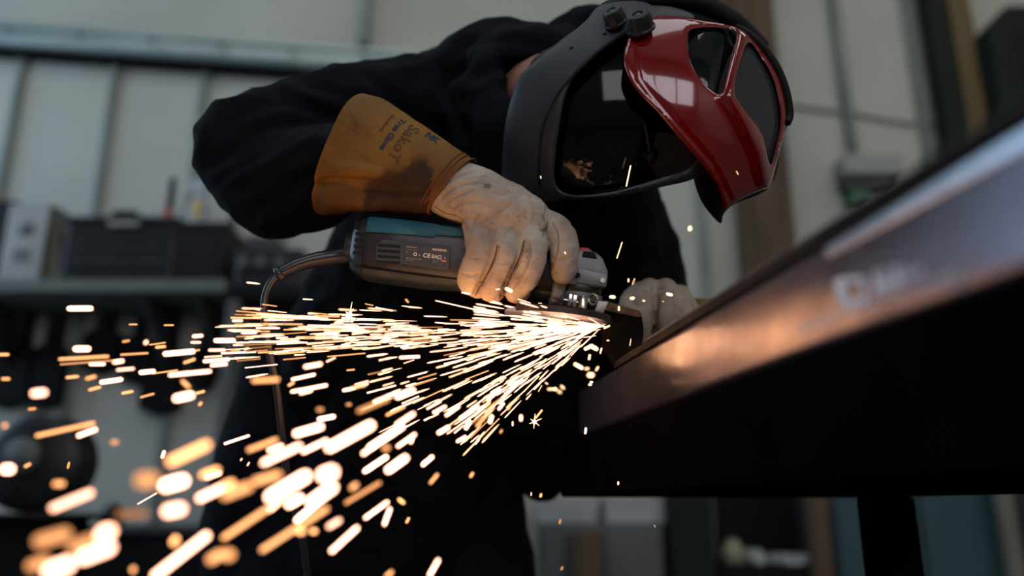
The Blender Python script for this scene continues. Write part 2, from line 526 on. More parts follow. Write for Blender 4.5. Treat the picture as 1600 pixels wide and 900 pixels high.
# upright seams on the back wall
for i, (u, v) in enumerate(((45, 60), (190, 65), (327, 72), (465, 80), (1098, 380), (1420, 60))):
    x = PY(u, v, YW).x
    bm = bmesh.new()
    add_box(bm, (x - 0.028, YW - 0.018, 0.0), (x + 0.028, YW, 4.8 if u > 600 else 3.12), 0.004)
    add_box(bm, (x - 0.010, YW - 0.034, 0.0), (x + 0.010, YW - 0.018, 4.8 if u > 600 else 3.12), 0.003)
    tag(from_bm('trim_%d' % (i + 1), bm, M['seam'], smooth=False), kind='structure')
# steel roof lights in the ceiling behind the camera
def window(name, cx, cy, wx, wy, nx):
    root = empty(name, (cx, cy, 4.79), None, None); root['kind'] = 'structure'
    bm = bmesh.new(); add_box(bm, (cx - wx / 2, cy - wy / 2, 4.775), (cx + wx / 2, cy + wy / 2, 4.785))
    from_bm('window_pane', bm, M['sky'], root, smooth=False)
    bm = bmesh.new()
    for k in range(nx + 1):
        x = cx - wx / 2 + wx * k / nx
        add_box(bm, (x - 0.03, cy - wy / 2 - .03, 4.74), (x + 0.03, cy + wy / 2 + .03, 4.79))
    for k in range(3):
        y = cy - wy / 2 + wy * k / 2
        add_box(bm, (cx - wx / 2, y - 0.03, 4.74), (cx + wx / 2, y + 0.03, 4.79))
    from_bm('window_frame', bm, M['charcoal'], root, smooth=False)
window('window_1', -1.6, -0.9, 2.6, 1.2, 4)
# wide window high in the wall behind the camera
root = empty('window_3', (2.6, -4.0, 1.9), None, None); root['kind'] = 'structure'
bm = bmesh.new(); add_box(bm, (-0.90, -3.995, 1.65), (4.3, -3.985, 3.55)); from_bm('window_pane', bm, emit('soft_daylight_pane', (0.97, 0.92, 1.0), 3.3), root, smooth=False)
bm = bmesh.new()
for k in range(5): add_box(bm, (-0.94 + k * 1.3, -3.99, 1.61), (-0.86 + k * 1.3, -3.94, 3.59))
for k in range(2): add_box(bm, (-0.94, -3.99, 1.60 + k * 1.92), (4.34, -3.94, 1.68 + k * 1.92))
from_bm('window_frame', bm, M['charcoal'], root, smooth=False)
# tall daylight window in the left wall
root = empty('window_2', (-4.6, 2.55, 1.2), None, None); root['kind'] = 'structure'
bm = bmesh.new(); add_box(bm, (-4.598, 1.45, 1.2), (-4.59, 3.65, 4.2)); from_bm('window_pane', bm, emit('blue_daylight_pane', (0.50, 0.72, 1.0), 4.0), root, smooth=False)
bm = bmesh.new()
for k in range(4): add_box(bm, (-4.6, 1.42 + k * 2.2 / 3, 1.17), (-4.55, 1.48 + k * 2.2 / 3, 4.23))
for k in range(3): add_box(bm, (-4.6, 1.42, 1.17 + k * 1.5), (-4.55, 3.68, 1.23 + k * 1.5))
from_bm('window_frame', bm, M['charcoal'], root, smooth=False)

# horizontal steel rail high on the left wall, with its hanger
def bar(name, p0, p1, w, h, m, label, cat, bev=0.006):
    p0, p1 = Vector(p0), Vector(p1)
    d = (p1 - p0); L = d.length; d.normalize()
    up = Vector((0, 0, 1)) if abs(d.z) < .9 else Vector((0, 1, 0))
    s = d.cross(up).normalized(); t = s.cross(d)
    Mx = Matrix(((d.x, s.x, t.x, p0.x), (d.y, s.y, t.y, p0.y), (d.z, s.z, t.z, p0.z), (0, 0, 0, 1)))
    bm = bmesh.new(); add_box(bm, (0, -w / 2, -h / 2), (L, w / 2, h / 2), bev, Mx)
    o = from_bm(name, bm, m, smooth=False)
    return tag(o, label, cat)
zr = PY(300, 55, 3.55).z
root = empty('wall_rail', (-2.0, 3.6, zr - .1), 'pale grey-green steel rail running across the wall at top left', 'rail')
bm = bmesh.new()
pr = [(-.10, -.055), (-.085, -.055), (-.085, .03), (.0, .04), (.0, .055), (-.10, .055)]
a0, a1 = PY(-260, 32, 3.62), PY(735, 96, 3.56)
prof = [(0.0, -0.05), (-0.10, -0.05), (-0.115, -0.035), (-0.075, 0.0), (-0.075, 0.045), (-0.10, 0.055), (-0.10, 0.075), (0.0, 0.075)]
add_loft(bm, [[Vector((p.x, YW - 0.02 + y, p.z + z)) for y, z in prof] for p in (a0, a1)])
from_bm('rail_channel', bm, M['rail'], root, smooth=False)
bm = bmesh.new(); add_loft(bm, [[Vector((p.x, YW - 0.0005 + y, p.z + z)) for y, z in ((0, -.082), (-.085, -.082), (-.085, -.0505), (0, -.0505))] for p in (a0, a1)])  # black strip modelled in place of the rail's cast shadow
from_bm('rail_shadow_strip', bm, M['blackm'], root, smooth=False)['label'] = 'dark strip built as the shadow under the rail'
for i in range(9):
    p = a0.lerp(a1, (i + .5) / 9); bm = bmesh.new(); add_cyl(bm, (p.x, YW - 0.13, p.z + .03), (p.x, YW - .12, p.z + .03), 0.014, n=6)
    from_bm('rail_bolt', bm, M['charcoal'], root, smooth=False)
x = PY(571, 20, 3.7).x
slab('trim_9', (x - 0.022, YW - 0.10, PY(571, 78, 3.7).z + .02), (x + 0.022, YW, 4.8), M['seam'])

# timber posts
def post(u0, v0, w, d, Y, m, label, dark):
    x = PY(u0, v0, Y).x
    root = empty('timber_post', (x, Y + d / 2, 0), label, 'post')
    bm = bmesh.new(); add_box(bm, (x - w / 2, Y, 0.0), (x + w / 2, Y + d, 4.8), 0.008)
    from_bm('post_shaft', bm, m, root, smooth=False)
    bm = bmesh.new(); add_box(bm, (x - w / 2 - dark, Y + 0.02, 0.0), (x - w / 2, Y + d, 4.8), 0.004)
    from_bm('post_side_board', bm, M['darkgreen'] if dark > .09 else M['wood'], root, smooth=False)
post(1196, 200, 0.20, 0.14, 3.58, M['wood'], 'wide brown timber post rising behind the red mask', 0.04)
post(1517, 100, 0.11, 0.12, 3.58, M['ochre'], 'narrow ochre timber post on the wall above the near end of the beam', 0.10)

# cable conduit and box on the right-hand wall
c0, c1 = PY(1303, -60, 3.70), PY(1338, 250, 3.70)
root = empty('junction_box', (c1.x, YW - .07, c1.z - .16), 'grey wall box at the bottom of a thin cable conduit', 'electrical box')
bm = bmesh.new(); add_box(bm, (c1.x - 0.10, YW - 0.13, c1.z - 0.11), (c1.x + 0.19, YW - .001, c1.z + 0.0), 0.012)
from_bm('box_housing', bm, M['junction'], root, smooth=False)
bm = bmesh.new(); add_box(bm, (c1.x - 0.09, YW - 0.10, c1.z - 0.17), (c1.x + 0.18, YW - .001, c1.z - 0.112), 0.008)
from_bm('box_shadow_block', bm, M['charcoal'], root, smooth=False)  # dark block standing for the shadow below the wall box
bm = bmesh.new(); add_box(bm, (c1.x - 0.07, YW - 0.09, c1.z - 0.25), (c1.x + 0.03, YW - .001, c1.z - 0.172), 0.008)
from_bm('green_socket', bm, M['green'], root, smooth=False)['label'] = 'green socket under the box'
bm = bmesh.new(); add_tube(bm, [(c1.x, YW - .03, c1.z), (c1.x - .005, YW - .03, c1.z + .5), (c1.x, YW - .03, 4.79)], 0.026, 14)
tag(from_bm('cable_conduit', bm, M['seam']), 'thin dark cable conduit running up the wall from the grey box', 'conduit')
bm = bmesh.new()
sw = [PY(u, v, 3.735) for u, v in ((1238, 165), (1290, 172), (1340, 178), (1400, 190), (1470, 196), (1500, 198))]
add_tube(bm, spline(sw, 5), 0.010, 8)
tag(from_bm('wall_cable', bm, M['junction']), 'pale sagging cable clipped across the right-hand wall', 'cable')
# dark cabinet at top right
p = PY(1588, 110, 3.5)
root = empty('wall_cabinet', (p.x, 3.6, p.z - .3), 'dark green cabinet on the wall at the top right corner', 'cabinet')
bm = bmesh.new()
ol = [Vector((x, z, 0)) for x, z in ((-.13, -.30), (.30, -.30), (.30, .34), (-.02, .34), (-.13, .22))]
add_prism(bm, [(p.x + q.x, p.z + q.y) for q in ol], 3.45, YW - .001, 0.02)
from_bm('cabinet_body', bm, M['darkgreen'], root, smooth=False)
bm = bmesh.new(); add_box(bm, (p.x + .00, 3.435, p.z - .27), (p.x + .27, 3.449, p.z + .18), .004)
dd = from_bm('cabinet_door', bm, M['darkgreen'], root, smooth=False)

# shelf on the left with the things on it
ys0, ys1 = 3.30, 3.69
zs = PY(150, 436, ys0).z
xs0, xs1 = PY(-150, 440, ys0).x, PY(352, 440, ys0).x
root = empty('wall_shelf', ((xs0 + xs1) / 2, 3.6, zs - .3), 'long grey-green shelf on the wall at left', 'shelf')
bm = bmesh.new(); add_box(bm, (xs0, ys0, zs - 0.055), (xs1, ys1, zs), 0.005)
from_bm('shelf_board', bm, M['shelf'], root, smooth=False)
for xx in (xs0 + .25, xs0 + 1.0, xs1 - .14):
    bm = bmesh.new()
    add_prism(bm, [(0, 0), (.4, 0), (.4, -.3), (.37, -.3)], -.015, .015, 0)
    for v in bm.verts: v.co = Vector((xx + v.co.y, ys0 + .05 + v.co.x, zs - .056 + v.co.z))
    from_bm('shelf_bracket', bm, M['charcoal'], root, smooth=False)

def box_thing(name, u0, u1, vt, vb, y0, dep, m, label, cat, zb=None, bev=0.006, top=None, root=None):
    a = PY(u0, vt, y0); b = PY(u1, vb, y0)
    z0 = zb if zb is not None else b.z
    bm = bmesh.new(); add_box(bm, (a.x, y0, z0), (b.x, y0 + dep, a.z), bev)
    o = from_bm(name, bm, m, root, smooth=False)
    if label: tag(o, label, cat)
    return (a.x, b.x, z0, a.z)

# binders at the far left
r = empty('binder', (PY(38, 400, 3.34).x, 3.4, zs), 'white ring binder with a round grey hole, at left end of the shelf', 'binder')
x0, x1, z0, z1 = box_thing('binder_spine', 16, 60, 318, 430, 3.34, 0.012, M['white'], None, None, zs, root=r)
bm = bmesh.new(); add_box(bm, (x0, 3.352, zs), (x0 + .012, 3.60, z1)); add_box(bm, (x1 - .012, 3.352, zs), (x1, 3.60, z1))
add_box(bm, (x0 + .02, 3.36, zs + .005), (x1 - .02, 3.59, z1 - .02))
from_bm('binder_covers', bm, M['olive'], r, smooth=False)
bm = bmesh.new(); cxx = (x0 + x1) / 2; add_cyl(bm, (cxx, 3.3395, z1 - .12), (cxx, 3.334, z1 - .12), .034)
from_bm('finger_ring', bm, M['greycard'], r)
bm = bmesh.new(); add_box(bm, (cxx - .035, 3.336, zs + .09), (cxx + .035, 3.3395, zs + .15))
from_bm('spine_label', bm, M['greycard'], r, smooth=False)
bx = box_thing('black_binder', -8, 5, 312, 430, 3.36, 0.24, M['black'], 'narrow black binder beside the white binder', 'binder', zs)
bm = bmesh.new()
a = PY(79, 322, 3.40); b = PY(98, 430, 3.40)
add_prism(bm, [(a.x, zs), (b.x - .01, zs), (a.x + .03, a.z), (a.x, a.z)], 3.40, 3.62, .003)
tag(from_bm('magazine_holder', bm, M['olive'], smooth=False), 'olive magazine holder with a slanted front, right of the white binder', 'holder')
# dark tool case (wide) with tray lid
r = empty('tool_case', (PY(190, 400, 3.35).x, 3.5, zs), 'wide black tool case standing on the shelf', 'tool case')
x0, x1, z0, z1 = box_thing('case_body', 104, 268, 345, 430, 3.35, .30, M['black'], None, None, zs, .02, root=r)
bm = bmesh.new(); add_box(bm, (x0 - .008, 3.34, z1 + .001), (x1 + .004, 3.66, z1 + .022), .008); from_bm('case_lid', bm, M['charcoal'], r, smooth=False)
bm = bmesh.new(); add_box(bm, (x0 + .06, 3.338, z0 + .085), (x1 - .04, 3.349, z0 + .10), .003); add_box(bm, (x0 + .06, 3.338, z0 + .13), (x1 - .04, 3.349, z0 + .137), .003)
from_bm('case_ribs', bm, M['charcoal'], r, smooth=False)
bm = bmesh.new(); xc = PY(193, 350, 3.34).x; add_box(bm, (xc - .07, 3.333, z1 - .03), (xc + .07, 3.349, z1 - .005), .005)
from_bm('case_latch', bm, M['junction'], r, smooth=False)
ztop = z1 + .022
bm = bmesh.new(); a, b = PY(172, 326, 3.4), PY(216, 340, 3.4)
add_prism(bm, [(a.x, ztop), (b.x, ztop), (b.x, ztop + .03), (b.x - .02, ztop + .05), (a.x + .02, ztop + .05), (a.x, ztop + .02)], 3.40, 3.50, .006)
tag(from_bm('small_black_pouch', bm, M['blackm'], smooth=False), 'small black pouch lying on top of the wide tool case', 'pouch')
# second bin
r = empty('storage_bin', (PY(310, 400, 3.34).x, 3.5, zs), 'black open storage bin with flared rim, right end of the shelf', 'bin')
a, b = PY(274, 348, 3.34), PY(347, 430, 3.34)
bm = bmesh.new()
def rect(x0, x1, y0, y1, z): return [Vector((x0, y0, z)), Vector((x1, y0, z)), Vector((x1, y1, z)), Vector((x0, y1, z))]
w_ = b.x - a.x
rg = [rect(a.x + .015, b.x - .015, 3.37, 3.60, zs), rect(a.x, b.x, 3.34, 3.62, a.z - .03), rect(a.x - .004, b.x + .006, 3.33, 3.63, a.z - .03), rect(a.x - .004, b.x + .006, 3.33, 3.63, a.z),
      rect(a.x + .006, b.x - .006, 3.35, 3.61, a.z), rect(a.x + .022, b.x - .022, 3.38, 3.59, zs + .01)]
add_loft(bm, rg); from_bm('bin_shell', bm, M['black'], r, smooth=False)
# spray bottle and marker standing in the bin
zb = zs + .0105
a = PY(264, 345, 3.45)
r = empty('hand_saw', (PY(262, 300, 3.5).x, 3.52, ztop), 'upright tool with orange-red handle and black blade behind the bin', 'tool')
bm = bmesh.new(); xc = PY(259, 330, 3.5).x
add_tube(bm, [(xc, 3.52, ztop), (xc + .003, 3.52, ztop + .06), (xc + .005, 3.52, ztop + .10)], [.020, .024, .016], 12); from_bm('tool_handle', bm, M['orangered'], r)
bm = bmesh.new(); add_box(bm, (xc - .008, 3.512, ztop + .09), (xc + .024, 3.528, ztop + .26), .006); from_bm('tool_blade', bm, M['blackm'], r, smooth=False)
xc = PY(310, 330, 3.44).x
r = empty('spray_bottle', (xc, 3.44, zb), 'cloudy spray bottle with a yellow label in the bin', 'bottle')
bm = bmesh.new(); H = PY(297, 282, 3.44).z - zb
add_tube(bm, [(xc, 3.44, zb), (xc, 3.44, zb + .004), (xc, 3.44, zb + H * .72), (xc, 3.44, zb + H * .82), (xc, 3.44, zb + H * .86)], [.036, .042, .042, .03, .02], 20)
from_bm('bottle_body', bm, M['bottle'], r)
bm = bmesh.new(); add_box(bm, (xc - .055, 3.42, zb + H * .861), (xc + .03, 3.46, zb + H), .008); from_bm('spray_head', bm, M['bottle'], r, smooth=False)
bm = bmesh.new(); add_box(bm, (xc - .012, 3.396, zb + H * .60), (xc + .026, 3.402, zb + H * .78), .002); from_bm('bottle_label', bm, M['yellow'], r, smooth=False)

# tools hanging under the shelf: dark uprights on the wall
hang = [(-5, 46, 470, 640), (66, 92, 468, 640), (140, 182, 465, 585), (205, 222, 470, 600), (238, 276, 470, 650), (305, 330, 500, 610)]
lbl = ['broad black tool hanging under the shelf at the left edge', 'slim black tool hanging second from the left under the shelf',
       'short black tool hanging third from the left under the shelf', 'thin black bar hanging fourth from the left under the shelf',
       'long black tool hanging fifth from the left under the shelf', 'small black tool hanging nearest the worker under the shelf']
for (u0, u1, v0, v1), lb in zip(hang, lbl):
    a, b = PY(u0, v0, 3.68), PY(u1, v1, 3.68); w = b.x - a.x; xc = (a.x + b.x) / 2; h = a.z - b.z
    r = empty('hanging_tool', (xc, YW, b.z), lb, 'tool', 'tools under the shelf')
    bm = bmesh.new()
    add_prism(bm, [(a.x, a.z - h * .5), (a.x + w * .2, a.z - h * .42), (b.x - w * .2, a.z - h * .42), (b.x, a.z - h * .5), (b.x, b.z + w * .2), (xc, b.z), (a.x, b.z + w * .2)], 3.66, 3.735, .005)
    from_bm('tool_head', bm, M['blackm'], r, smooth=False)
    bm = bmesh.new(); add_tube(bm, [(xc, 3.70, a.z - h * .44), (xc, 3.70, a.z - h * .1), (xc, 3.70, a.z)], [w * .28, w * .24, w * .3], 12); from_bm('tool_handle', bm, M['black'], r)
    bm = bmesh.new(); add_cyl(bm, (xc, 3.70, a.z - .01), (xc, YW - .001, a.z - .01), .006, n=8); from_bm('wall_hook', bm, M['charcoal'], r)

# dark machine behind the elbow, on a rack
r = empty('machine_rack', (PY(430, 600, 3.3).x, 3.5, 0), 'dark steel rack standing behind the worker elbow', 'rack')
x0, x1 = PY(362, 400, 3.3).x, PY(700, 400, 3.3).x
bm = bmesh.new(); zz = PY(400, 450, 3.3).z
add_box(bm, (x0, 3.30, zz - .05), (x1, 3.70, zz), .004); from_bm('rack_deck', bm, M['blackm'], r, smooth=False)
bm = bmesh.new(); add_box(bm, (x0, 3.30, zz - .75), (x1, 3.70, zz - .70), .004); from_bm('rack_deck', bm, M['blackm'], r, smooth=False)
for xx in (x0, x1 - .05):
    for yy in (3.30, 3.65):
        bm = bmesh.new(); add_box(bm, (xx, yy, 0), (xx + .05, yy + .05, zz - .051), .004); from_bm('rack_leg', bm, M['greybox'], r, smooth=False)
r = empty('compressor', (PY(400, 400, 3.35).x, 3.5, zz), 'dark machine with round grey dials on the rack behind the elbow', 'machine')
a = PY(368, 385, 3.35); b = PY(470, 450, 3.35)
bm = bmesh.new(); add_box(bm, (a.x, 3.36, zz), (b.x, 3.62, a.z), .02); from_bm('machine_body', bm, M['black'], r, smooth=False)
for u in (383, 410, 440):
    q = PY(u, 412, 3.35); bm = bmesh.new(); add_cyl(bm, (q.x, 3.358, q.z), (q.x, 3.33, q.z), .026); from_bm('dial', bm, M['greybox'], r)
bm = bmesh.new(); add_box(bm, (a.x + .03, 3.40, a.z + .001), (a.x + .16, 3.55, a.z + .07), .012); from_bm('machine_cover', bm, M['charcoal'], r, smooth=False)
# pale pipe left of the rack
bm = bmesh.new(); pp = [PY(u, v, 3.722) for u, v in ((365, 330), (356, 420), (352, 470), (366, 520), (372, 600), (372, 700))]
add_tube(bm, spline([p for p in pp] + [Vector((pp[-1].x, pp[-1].y, 0))], 5), .018, 12)
tag(from_bm('hose', bm, M['greybox']), 'pale grey hose running down the wall right of the shelf', 'hose')

# big dark wheel at lower left, on a stand
q = PY(66, 725, 2.6)
r = empty('grinding_wheel', (q.x, 2.6, 0), 'big dark round machine wheel with a pale hub at the left edge', 'machine')
bm = bmesh.new(); add_tube(bm, [(q.x, 2.52, q.z), (q.x, 2.54, q.z), (q.x, 2.66, q.z), (q.x, 2.70, q.z)], [.12, .15, .15, .13], 40); from_bm('wheel_drum', bm, M['black'], r, flat_angle=40)
bm = bmesh.new(); add_cyl(bm, (q.x - .01, 2.519, q.z + .02), (q.x - .01, 2.49, q.z + .02), .055); from_bm('wheel_hub', bm, M['greybox'], r)
bm = bmesh.new(); add_box(bm, (q.x - .20, 2.45, q.z - .17), (q.x + .20, 2.78, q.z - .151), .004); add_box(bm, (q.x - .11, 2.50, 0), (q.x + .11, 2.74, q.z - .171), .01); from_bm('wheel_stand', bm, M['blackm'], r, smooth=False)
# low cabinet at the bottom left
a, b = PY(130, 822, 3.2), PY(312, 880, 3.2)
r = empty('low_cupboard', ((a.x + b.x) / 2, 3.4, 0), 'dark low cupboard at the bottom, right of the big wheel', 'cupboard')
bm = bmesh.new(); add_box(bm, (a.x, 3.2, 0), (b.x, 3.66, a.z - .03), .006); from_bm('cupboard_body', bm, M['blackm'], r, smooth=False)
bm = bmesh.new(); add_box(bm, (a.x - .02, 3.18, a.z - .029), (b.x + .02, 3.66, a.z), .006); from_bm('cupboard_top', bm, M['charcoal'], r, smooth=False)
bm = bmesh.new(); q = PY(168, 795, 3.3); add_tube(bm, [(q.x, 3.35, a.z + .0005), (q.x, 3.35, a.z + .03), (q.x, 3.35, a.z + .07), (q.x, 3.35, a.z + .085)], [.04, .05, .035, .012], 16)
tag(from_bm('oil_can', bm, M['black']), 'small dark round can on the low cupboard', 'can')

# things below and beyond the bench, right half
def cabinet(name, u0, u1, vt, y0, dep, m, label, cat, door_m=None, doors=1, handle=True):
    a, b = PY(u0, vt, y0), PY(u1, vt, y0)
    r = empty(name, ((a.x + b.x) / 2, y0 + dep / 2, 0), label, cat)
    bm = bmesh.new(); add_box(bm, (a.x, y0, 0), (b.x, y0 + dep, a.z), .006); from_bm('cabinet_body', bm, m, r, smooth=False)
    w = (b.x - a.x) / doors
    for k in range(doors):
        bm = bmesh.new(); add_box(bm, (a.x + w * k + .008, y0 - .018, .05), (a.x + w * (k + 1) - .008, y0 - .0005, a.z - .02), .004)
        d = from_bm('cabinet_door', bm, door_m or m, r, smooth=False)
        if handle:
            bm = bmesh.new(); add_box(bm, (a.x + w * (k + 1) - .04, y0 - .035, a.z * .5), (a.x + w * (k + 1) - .025, y0 - .0185, a.z * .5 + .1), .003)
            from_bm('door_handle', bm, M['charcoal'], d, smooth=False)
    return a.z, a.x, b.x
zt, xa, xb = cabinet('steel_cabinet', 846, 1036, 818, 3.2, .45, M['greybox'], 'grey steel cabinet seen below the bench beside the worker leg', 'cabinet', doors=2)
bm = bmesh.new(); q0, q1 = PY(893, 830, 3.15), PY(934, 830, 3.15); add_box(bm, (q0.x, 3.08, 0), (q1.x, 3.16, zt - .03), .004)
tag(from_bm('wooden_board', bm, M['wood'], smooth=False), 'brown board leaning upright against the grey steel cabinet', 'board')
for u0, u1, lb in ((838, 930, 'white carton on the grey cabinet, nearer the worker'), (946, 1038, 'white carton on the grey cabinet, nearer the dark green locker')):
    a, b = PY(u0, 778, 3.22), PY(u1, 778, 3.22)
    r = empty('carton', ((a.x + b.x) / 2, 3.35, zt), lb, 'box', 'white cartons under the bench')
    bm = bmesh.new(); add_box(bm, (a.x, 3.22, zt + .0005), (b.x, 3.5, a.z), .004); from_bm('carton_body', bm, M['white'], r, smooth=False)
    bm = bmesh.new(); add_box(bm, (a.x - .002, 3.30, a.z + .0002), (b.x + .002, 3.34, a.z + .0015)); from_bm('carton_tape', bm, M['greycard'], r, smooth=False)
cabinet('green_locker', 1045, 1112, 772, 3.12, .42, M['darkgreen'], 'dark green locker to the right of the grey cabinet', 'locker')
zt, xa, xb = cabinet('black_workbench', 1122, 1262, 884, 3.1, .42, M['blackm'], 'black cupboard below the bench with cloths on top', 'cupboard', doors=2)
bm = bmesh.new(); a, b = PY(1114, 740, 3.53), PY(1250, 740, 3.53); add_box(bm, (a.x, 3.53, 0), (b.x, 3.56, 1.06), .004)
tag(from_bm('black_board', bm, M['blackm'], smooth=False), 'tall black board behind the squeeze bottle and cloths', 'board')
q = PY(1145, 855, 3.2)
r = empty('squeeze_bottle', (q.x, 3.2, zt), 'pale yellow squeeze bottle standing on the black cupboard', 'bottle')
bm = bmesh.new(); add_tube(bm, [(q.x, 3.2, zt + .0005), (q.x, 3.2, zt + .05), (q.x, 3.2, zt + .09)], [.045, .045, .018], 16); from_bm('bottle_body', bm, mat('straw_plastic', (.30, .29, .19), .5), r)
bm = bmesh.new(); add_tube(bm, [(q.x, 3.2, zt + .0905), (q.x, 3.2, zt + .125)], [.014, .006], 12); from_bm('bottle_nozzle', bm, M['black'], r)
for k, (u0, u1, h) in enumerate(((1170, 1215, .05), (1200, 1272, .035))):
    a, b = PY(u0, 870, 3.12), PY(u1, 870, 3.12)
    bm = bmesh.new(); n = 18; rings = []
    for j in range(6):
        f = j / 5; s = (1 - f ** 3 * .5)
        rings.append([Vector(((a.x + b.x) / 2 + (b.x - a.x) / 2 * s * math.cos(t) * (1 + .12 * math.sin(3 * t + k)), 3.25 + .10 * s * math.sin(t) * (1 + .1 * math.cos(4 * t)), zt + .0005 + (.0 if k == 0 else .0) + h * f + (.01 * math.sin(5 * t) if 0 < j < 5 else 0))) for t in [2 * math.pi * i / n for i in range(n)]])
    add_loft(bm, rings)
    if k == 1:
        for v in bm.verts: v.co.y += -.02; v.co.x += .03
    tag(from_bm('folded_cloth', bm, M['white']), ['small crumpled white cloth beside the squeeze bottle', 'larger flattened white cloth at the right on the black cupboard'][k], 'cloth', 'white cloths')
bm = bmesh.new(); a, b = PY(1264, 780, 3.0), PY(1292, 780, 3.0); add_box(bm, (a.x, 3.0, 0), (b.x, 3.06, 1.02), .004)
tag(from_bm('brown_plank', bm, M['wood'], smooth=False), 'brown plank standing upright left of the teal doors', 'plank')
cabinet('teal_cabinet', 1294, 1556, 740, 3.12, .42, M['charcoal'], 'teal two-door cabinet below the bench at lower right', 'cabinet', M['teal'], 2)
bm = bmesh.new(); a, b = PY(1556, 740, 3.0), PY(1578, 740, 3.0); add_box(bm, (a.x, 3.0, 0), (b.x, 3.05, 1.02), .004)
tag(from_bm('grey_upright', bm, M['olive'], smooth=False), 'thin grey-green upright right of the teal doors', 'upright')
cabinet('brown_locker', 1580, 1760, 742, 3.1, .42, M['charcoal'], 'dark brown locker at the right edge below the bench', 'locker', noisy(mat('dark_brown_door', (.03, .027, .02), .6), (.02, .018, .014), 4))

# ------------------------------------------------------------------ bench and beam
D = (F_ * 1.0 + R_ * ((592 - 800) / FPX) + U_ * ((450 - 804) / FPX)); D.z = 0; D.normalize()   # away from the camera
E2 = Vector((D.y, -D.x, 0))                                                                     # to the right, behind the web
Pb = W(960, 663, 0.90); Pt = W(960, 572, 0.90)
ZB, ZT = Pb.z, Pt.z
def BM_(s, t, z):    # s metres toward the camera, t metres behind the face, z world
    q = Pb - D * s + E2 * t
    return Vector((q.x, q.y, z))
S0, S1 = -0.165, 1.55
root = empty('steel_bench', BM_(0.5, 0.4, 0), 'black steel bench whose dark side runs under the beam', 'bench')
bm = bmesh.new()
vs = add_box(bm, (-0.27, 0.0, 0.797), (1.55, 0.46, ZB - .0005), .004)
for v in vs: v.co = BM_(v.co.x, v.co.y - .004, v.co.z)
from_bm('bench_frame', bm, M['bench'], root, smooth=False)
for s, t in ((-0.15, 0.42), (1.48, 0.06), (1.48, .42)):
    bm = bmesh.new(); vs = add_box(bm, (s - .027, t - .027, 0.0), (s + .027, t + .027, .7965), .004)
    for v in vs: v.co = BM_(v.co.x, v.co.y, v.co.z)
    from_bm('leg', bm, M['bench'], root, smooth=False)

root = empty('steel_beam', BM_(0.5, 0.03, ZB), 'long glossy blue-black steel beam coming toward the camera on the bench', 'beam')
H = ZT - ZB; WD = 0.075
def prof_beam(s, shrink=0.0):
    pts = []
    r = 0.007
    for cx, cz, a0 in ((r, r, 180), (WD - r, r, 270), (WD - r, H - r, 0), (r, H - r, 90)):
        for k in range(6):
            a = math.radians(a0 + 90 * k / 5)
            pts.append((cx + r * math.cos(a), cz + r * math.sin(a)))
    return [BM_(s, t, ZB + z) for t, z in pts]
bm = bmesh.new()
ss = [S0, S0 + .002] + [S0 + .01 + (S1 - S0 - .01) * k / 60 for k in range(61)]
add_loft(bm, [prof_beam(s) for s in ss])
beam = from_bm('beam_box', bm, M['steel'], root)
# flat bar lying on the beam, set back from the face, with a black strip for slot shade along its near part
bm = bmesh.new()
vs = add_box(bm, (0.0, 0.0015, ZT + .0003), (1.5, 0.062, ZT + .0085), .0012)
for v in vs: v.co = BM_(v.co.x, v.co.y, v.co.z)
bmesh.ops.subdivide_edges(bm, edges=[e for e in bm.edges if e.calc_length() > .3], cuts=50, use_grid_fill=True)
for v in bm.verts: v.co.z += (.0007 * noise.noise(v.co * 60)) if v.co.z > ZT + .004 else 0
from_bm('rusty_edge_bar', bm, M['scale'], root, smooth=False)['label'] = 'rough dark edge strip along the top'
bm = bmesh.new()
vs = add_box(bm, (0.46, -0.0016, ZT - .0125), (1.45, 0.004, ZT - .0045), .001)
for v in vs: v.co = BM_(v.co.x, v.co.y, v.co.z)
from_bm('highlight_lip', bm, noisy(mat('highlight_steel', (.62, .66, .72), .25, 1.0), (.5, .53, .58), 60), root, smooth=False)['label'] = 'bright lip built as the highlight along the near top edge'  # brighter metal strip stands for the highlight on the beam's rounded edge
bm = bmesh.new()
vs = add_box(bm, (0.455, -0.0012, ZT - .0043), (1.47, 0.0014, ZT + .0078), .0003)
for v in vs: v.co = BM_(v.co.x, v.co.y, v.co.z)
from_bm('slot_shade_strip', bm, M['blackm'], root, smooth=False)['label'] = 'black strip built as the shaded slot above the bright lip'  # solid black strip in place of a recess lying in shade
# stencilled marking
tr = tree_of(beam.data)
def mark(me, s, z, parent=root, m=M['chalk'], name='stencil_mark', k=1.0):
    bm = on_surface(me, tr, BM_(s, 0, z), -D * k, Vector((0, 0, 1)), E2, 0.0004, 1)
    return from_bm(name, bm, m, parent, smooth=False)
def sof(u, v):   # position along the face at a pixel
    r = F_ + R_ * ((u - 800) / FPX) + U_ * ((450 - v) / FPX)
    t = (Pb - CAM).dot(E2) / r.dot(E2); q = CAM + r * t
    return (Pb - q).dot(D), q.z
def markpoly(pts):
    me = bpy.data.meshes.new('m'); bm = bmesh.new()
    q = [sof(u, v) for u, v in pts]
    bm.faces.new([bm.verts.new((a, b, 0)) for a, b in q]); bm.to_mesh(me); bm.free()
    bm = on_surface(me, tr, BM_(0, 0, 0), -D, Vector((0, 0, 1)), E2, 0.0004, 3)
    return bm
def join_marks(name, polys, m):
    big = bmesh.new()
    for p in polys:
        b = markpoly(p); me = bpy.data.meshes.new('x'); b.to_mesh(me); b.free(); big.from_mesh(me); bpy.data.meshes.remove(me)
    return from_bm(name, big, m, root, smooth=False)
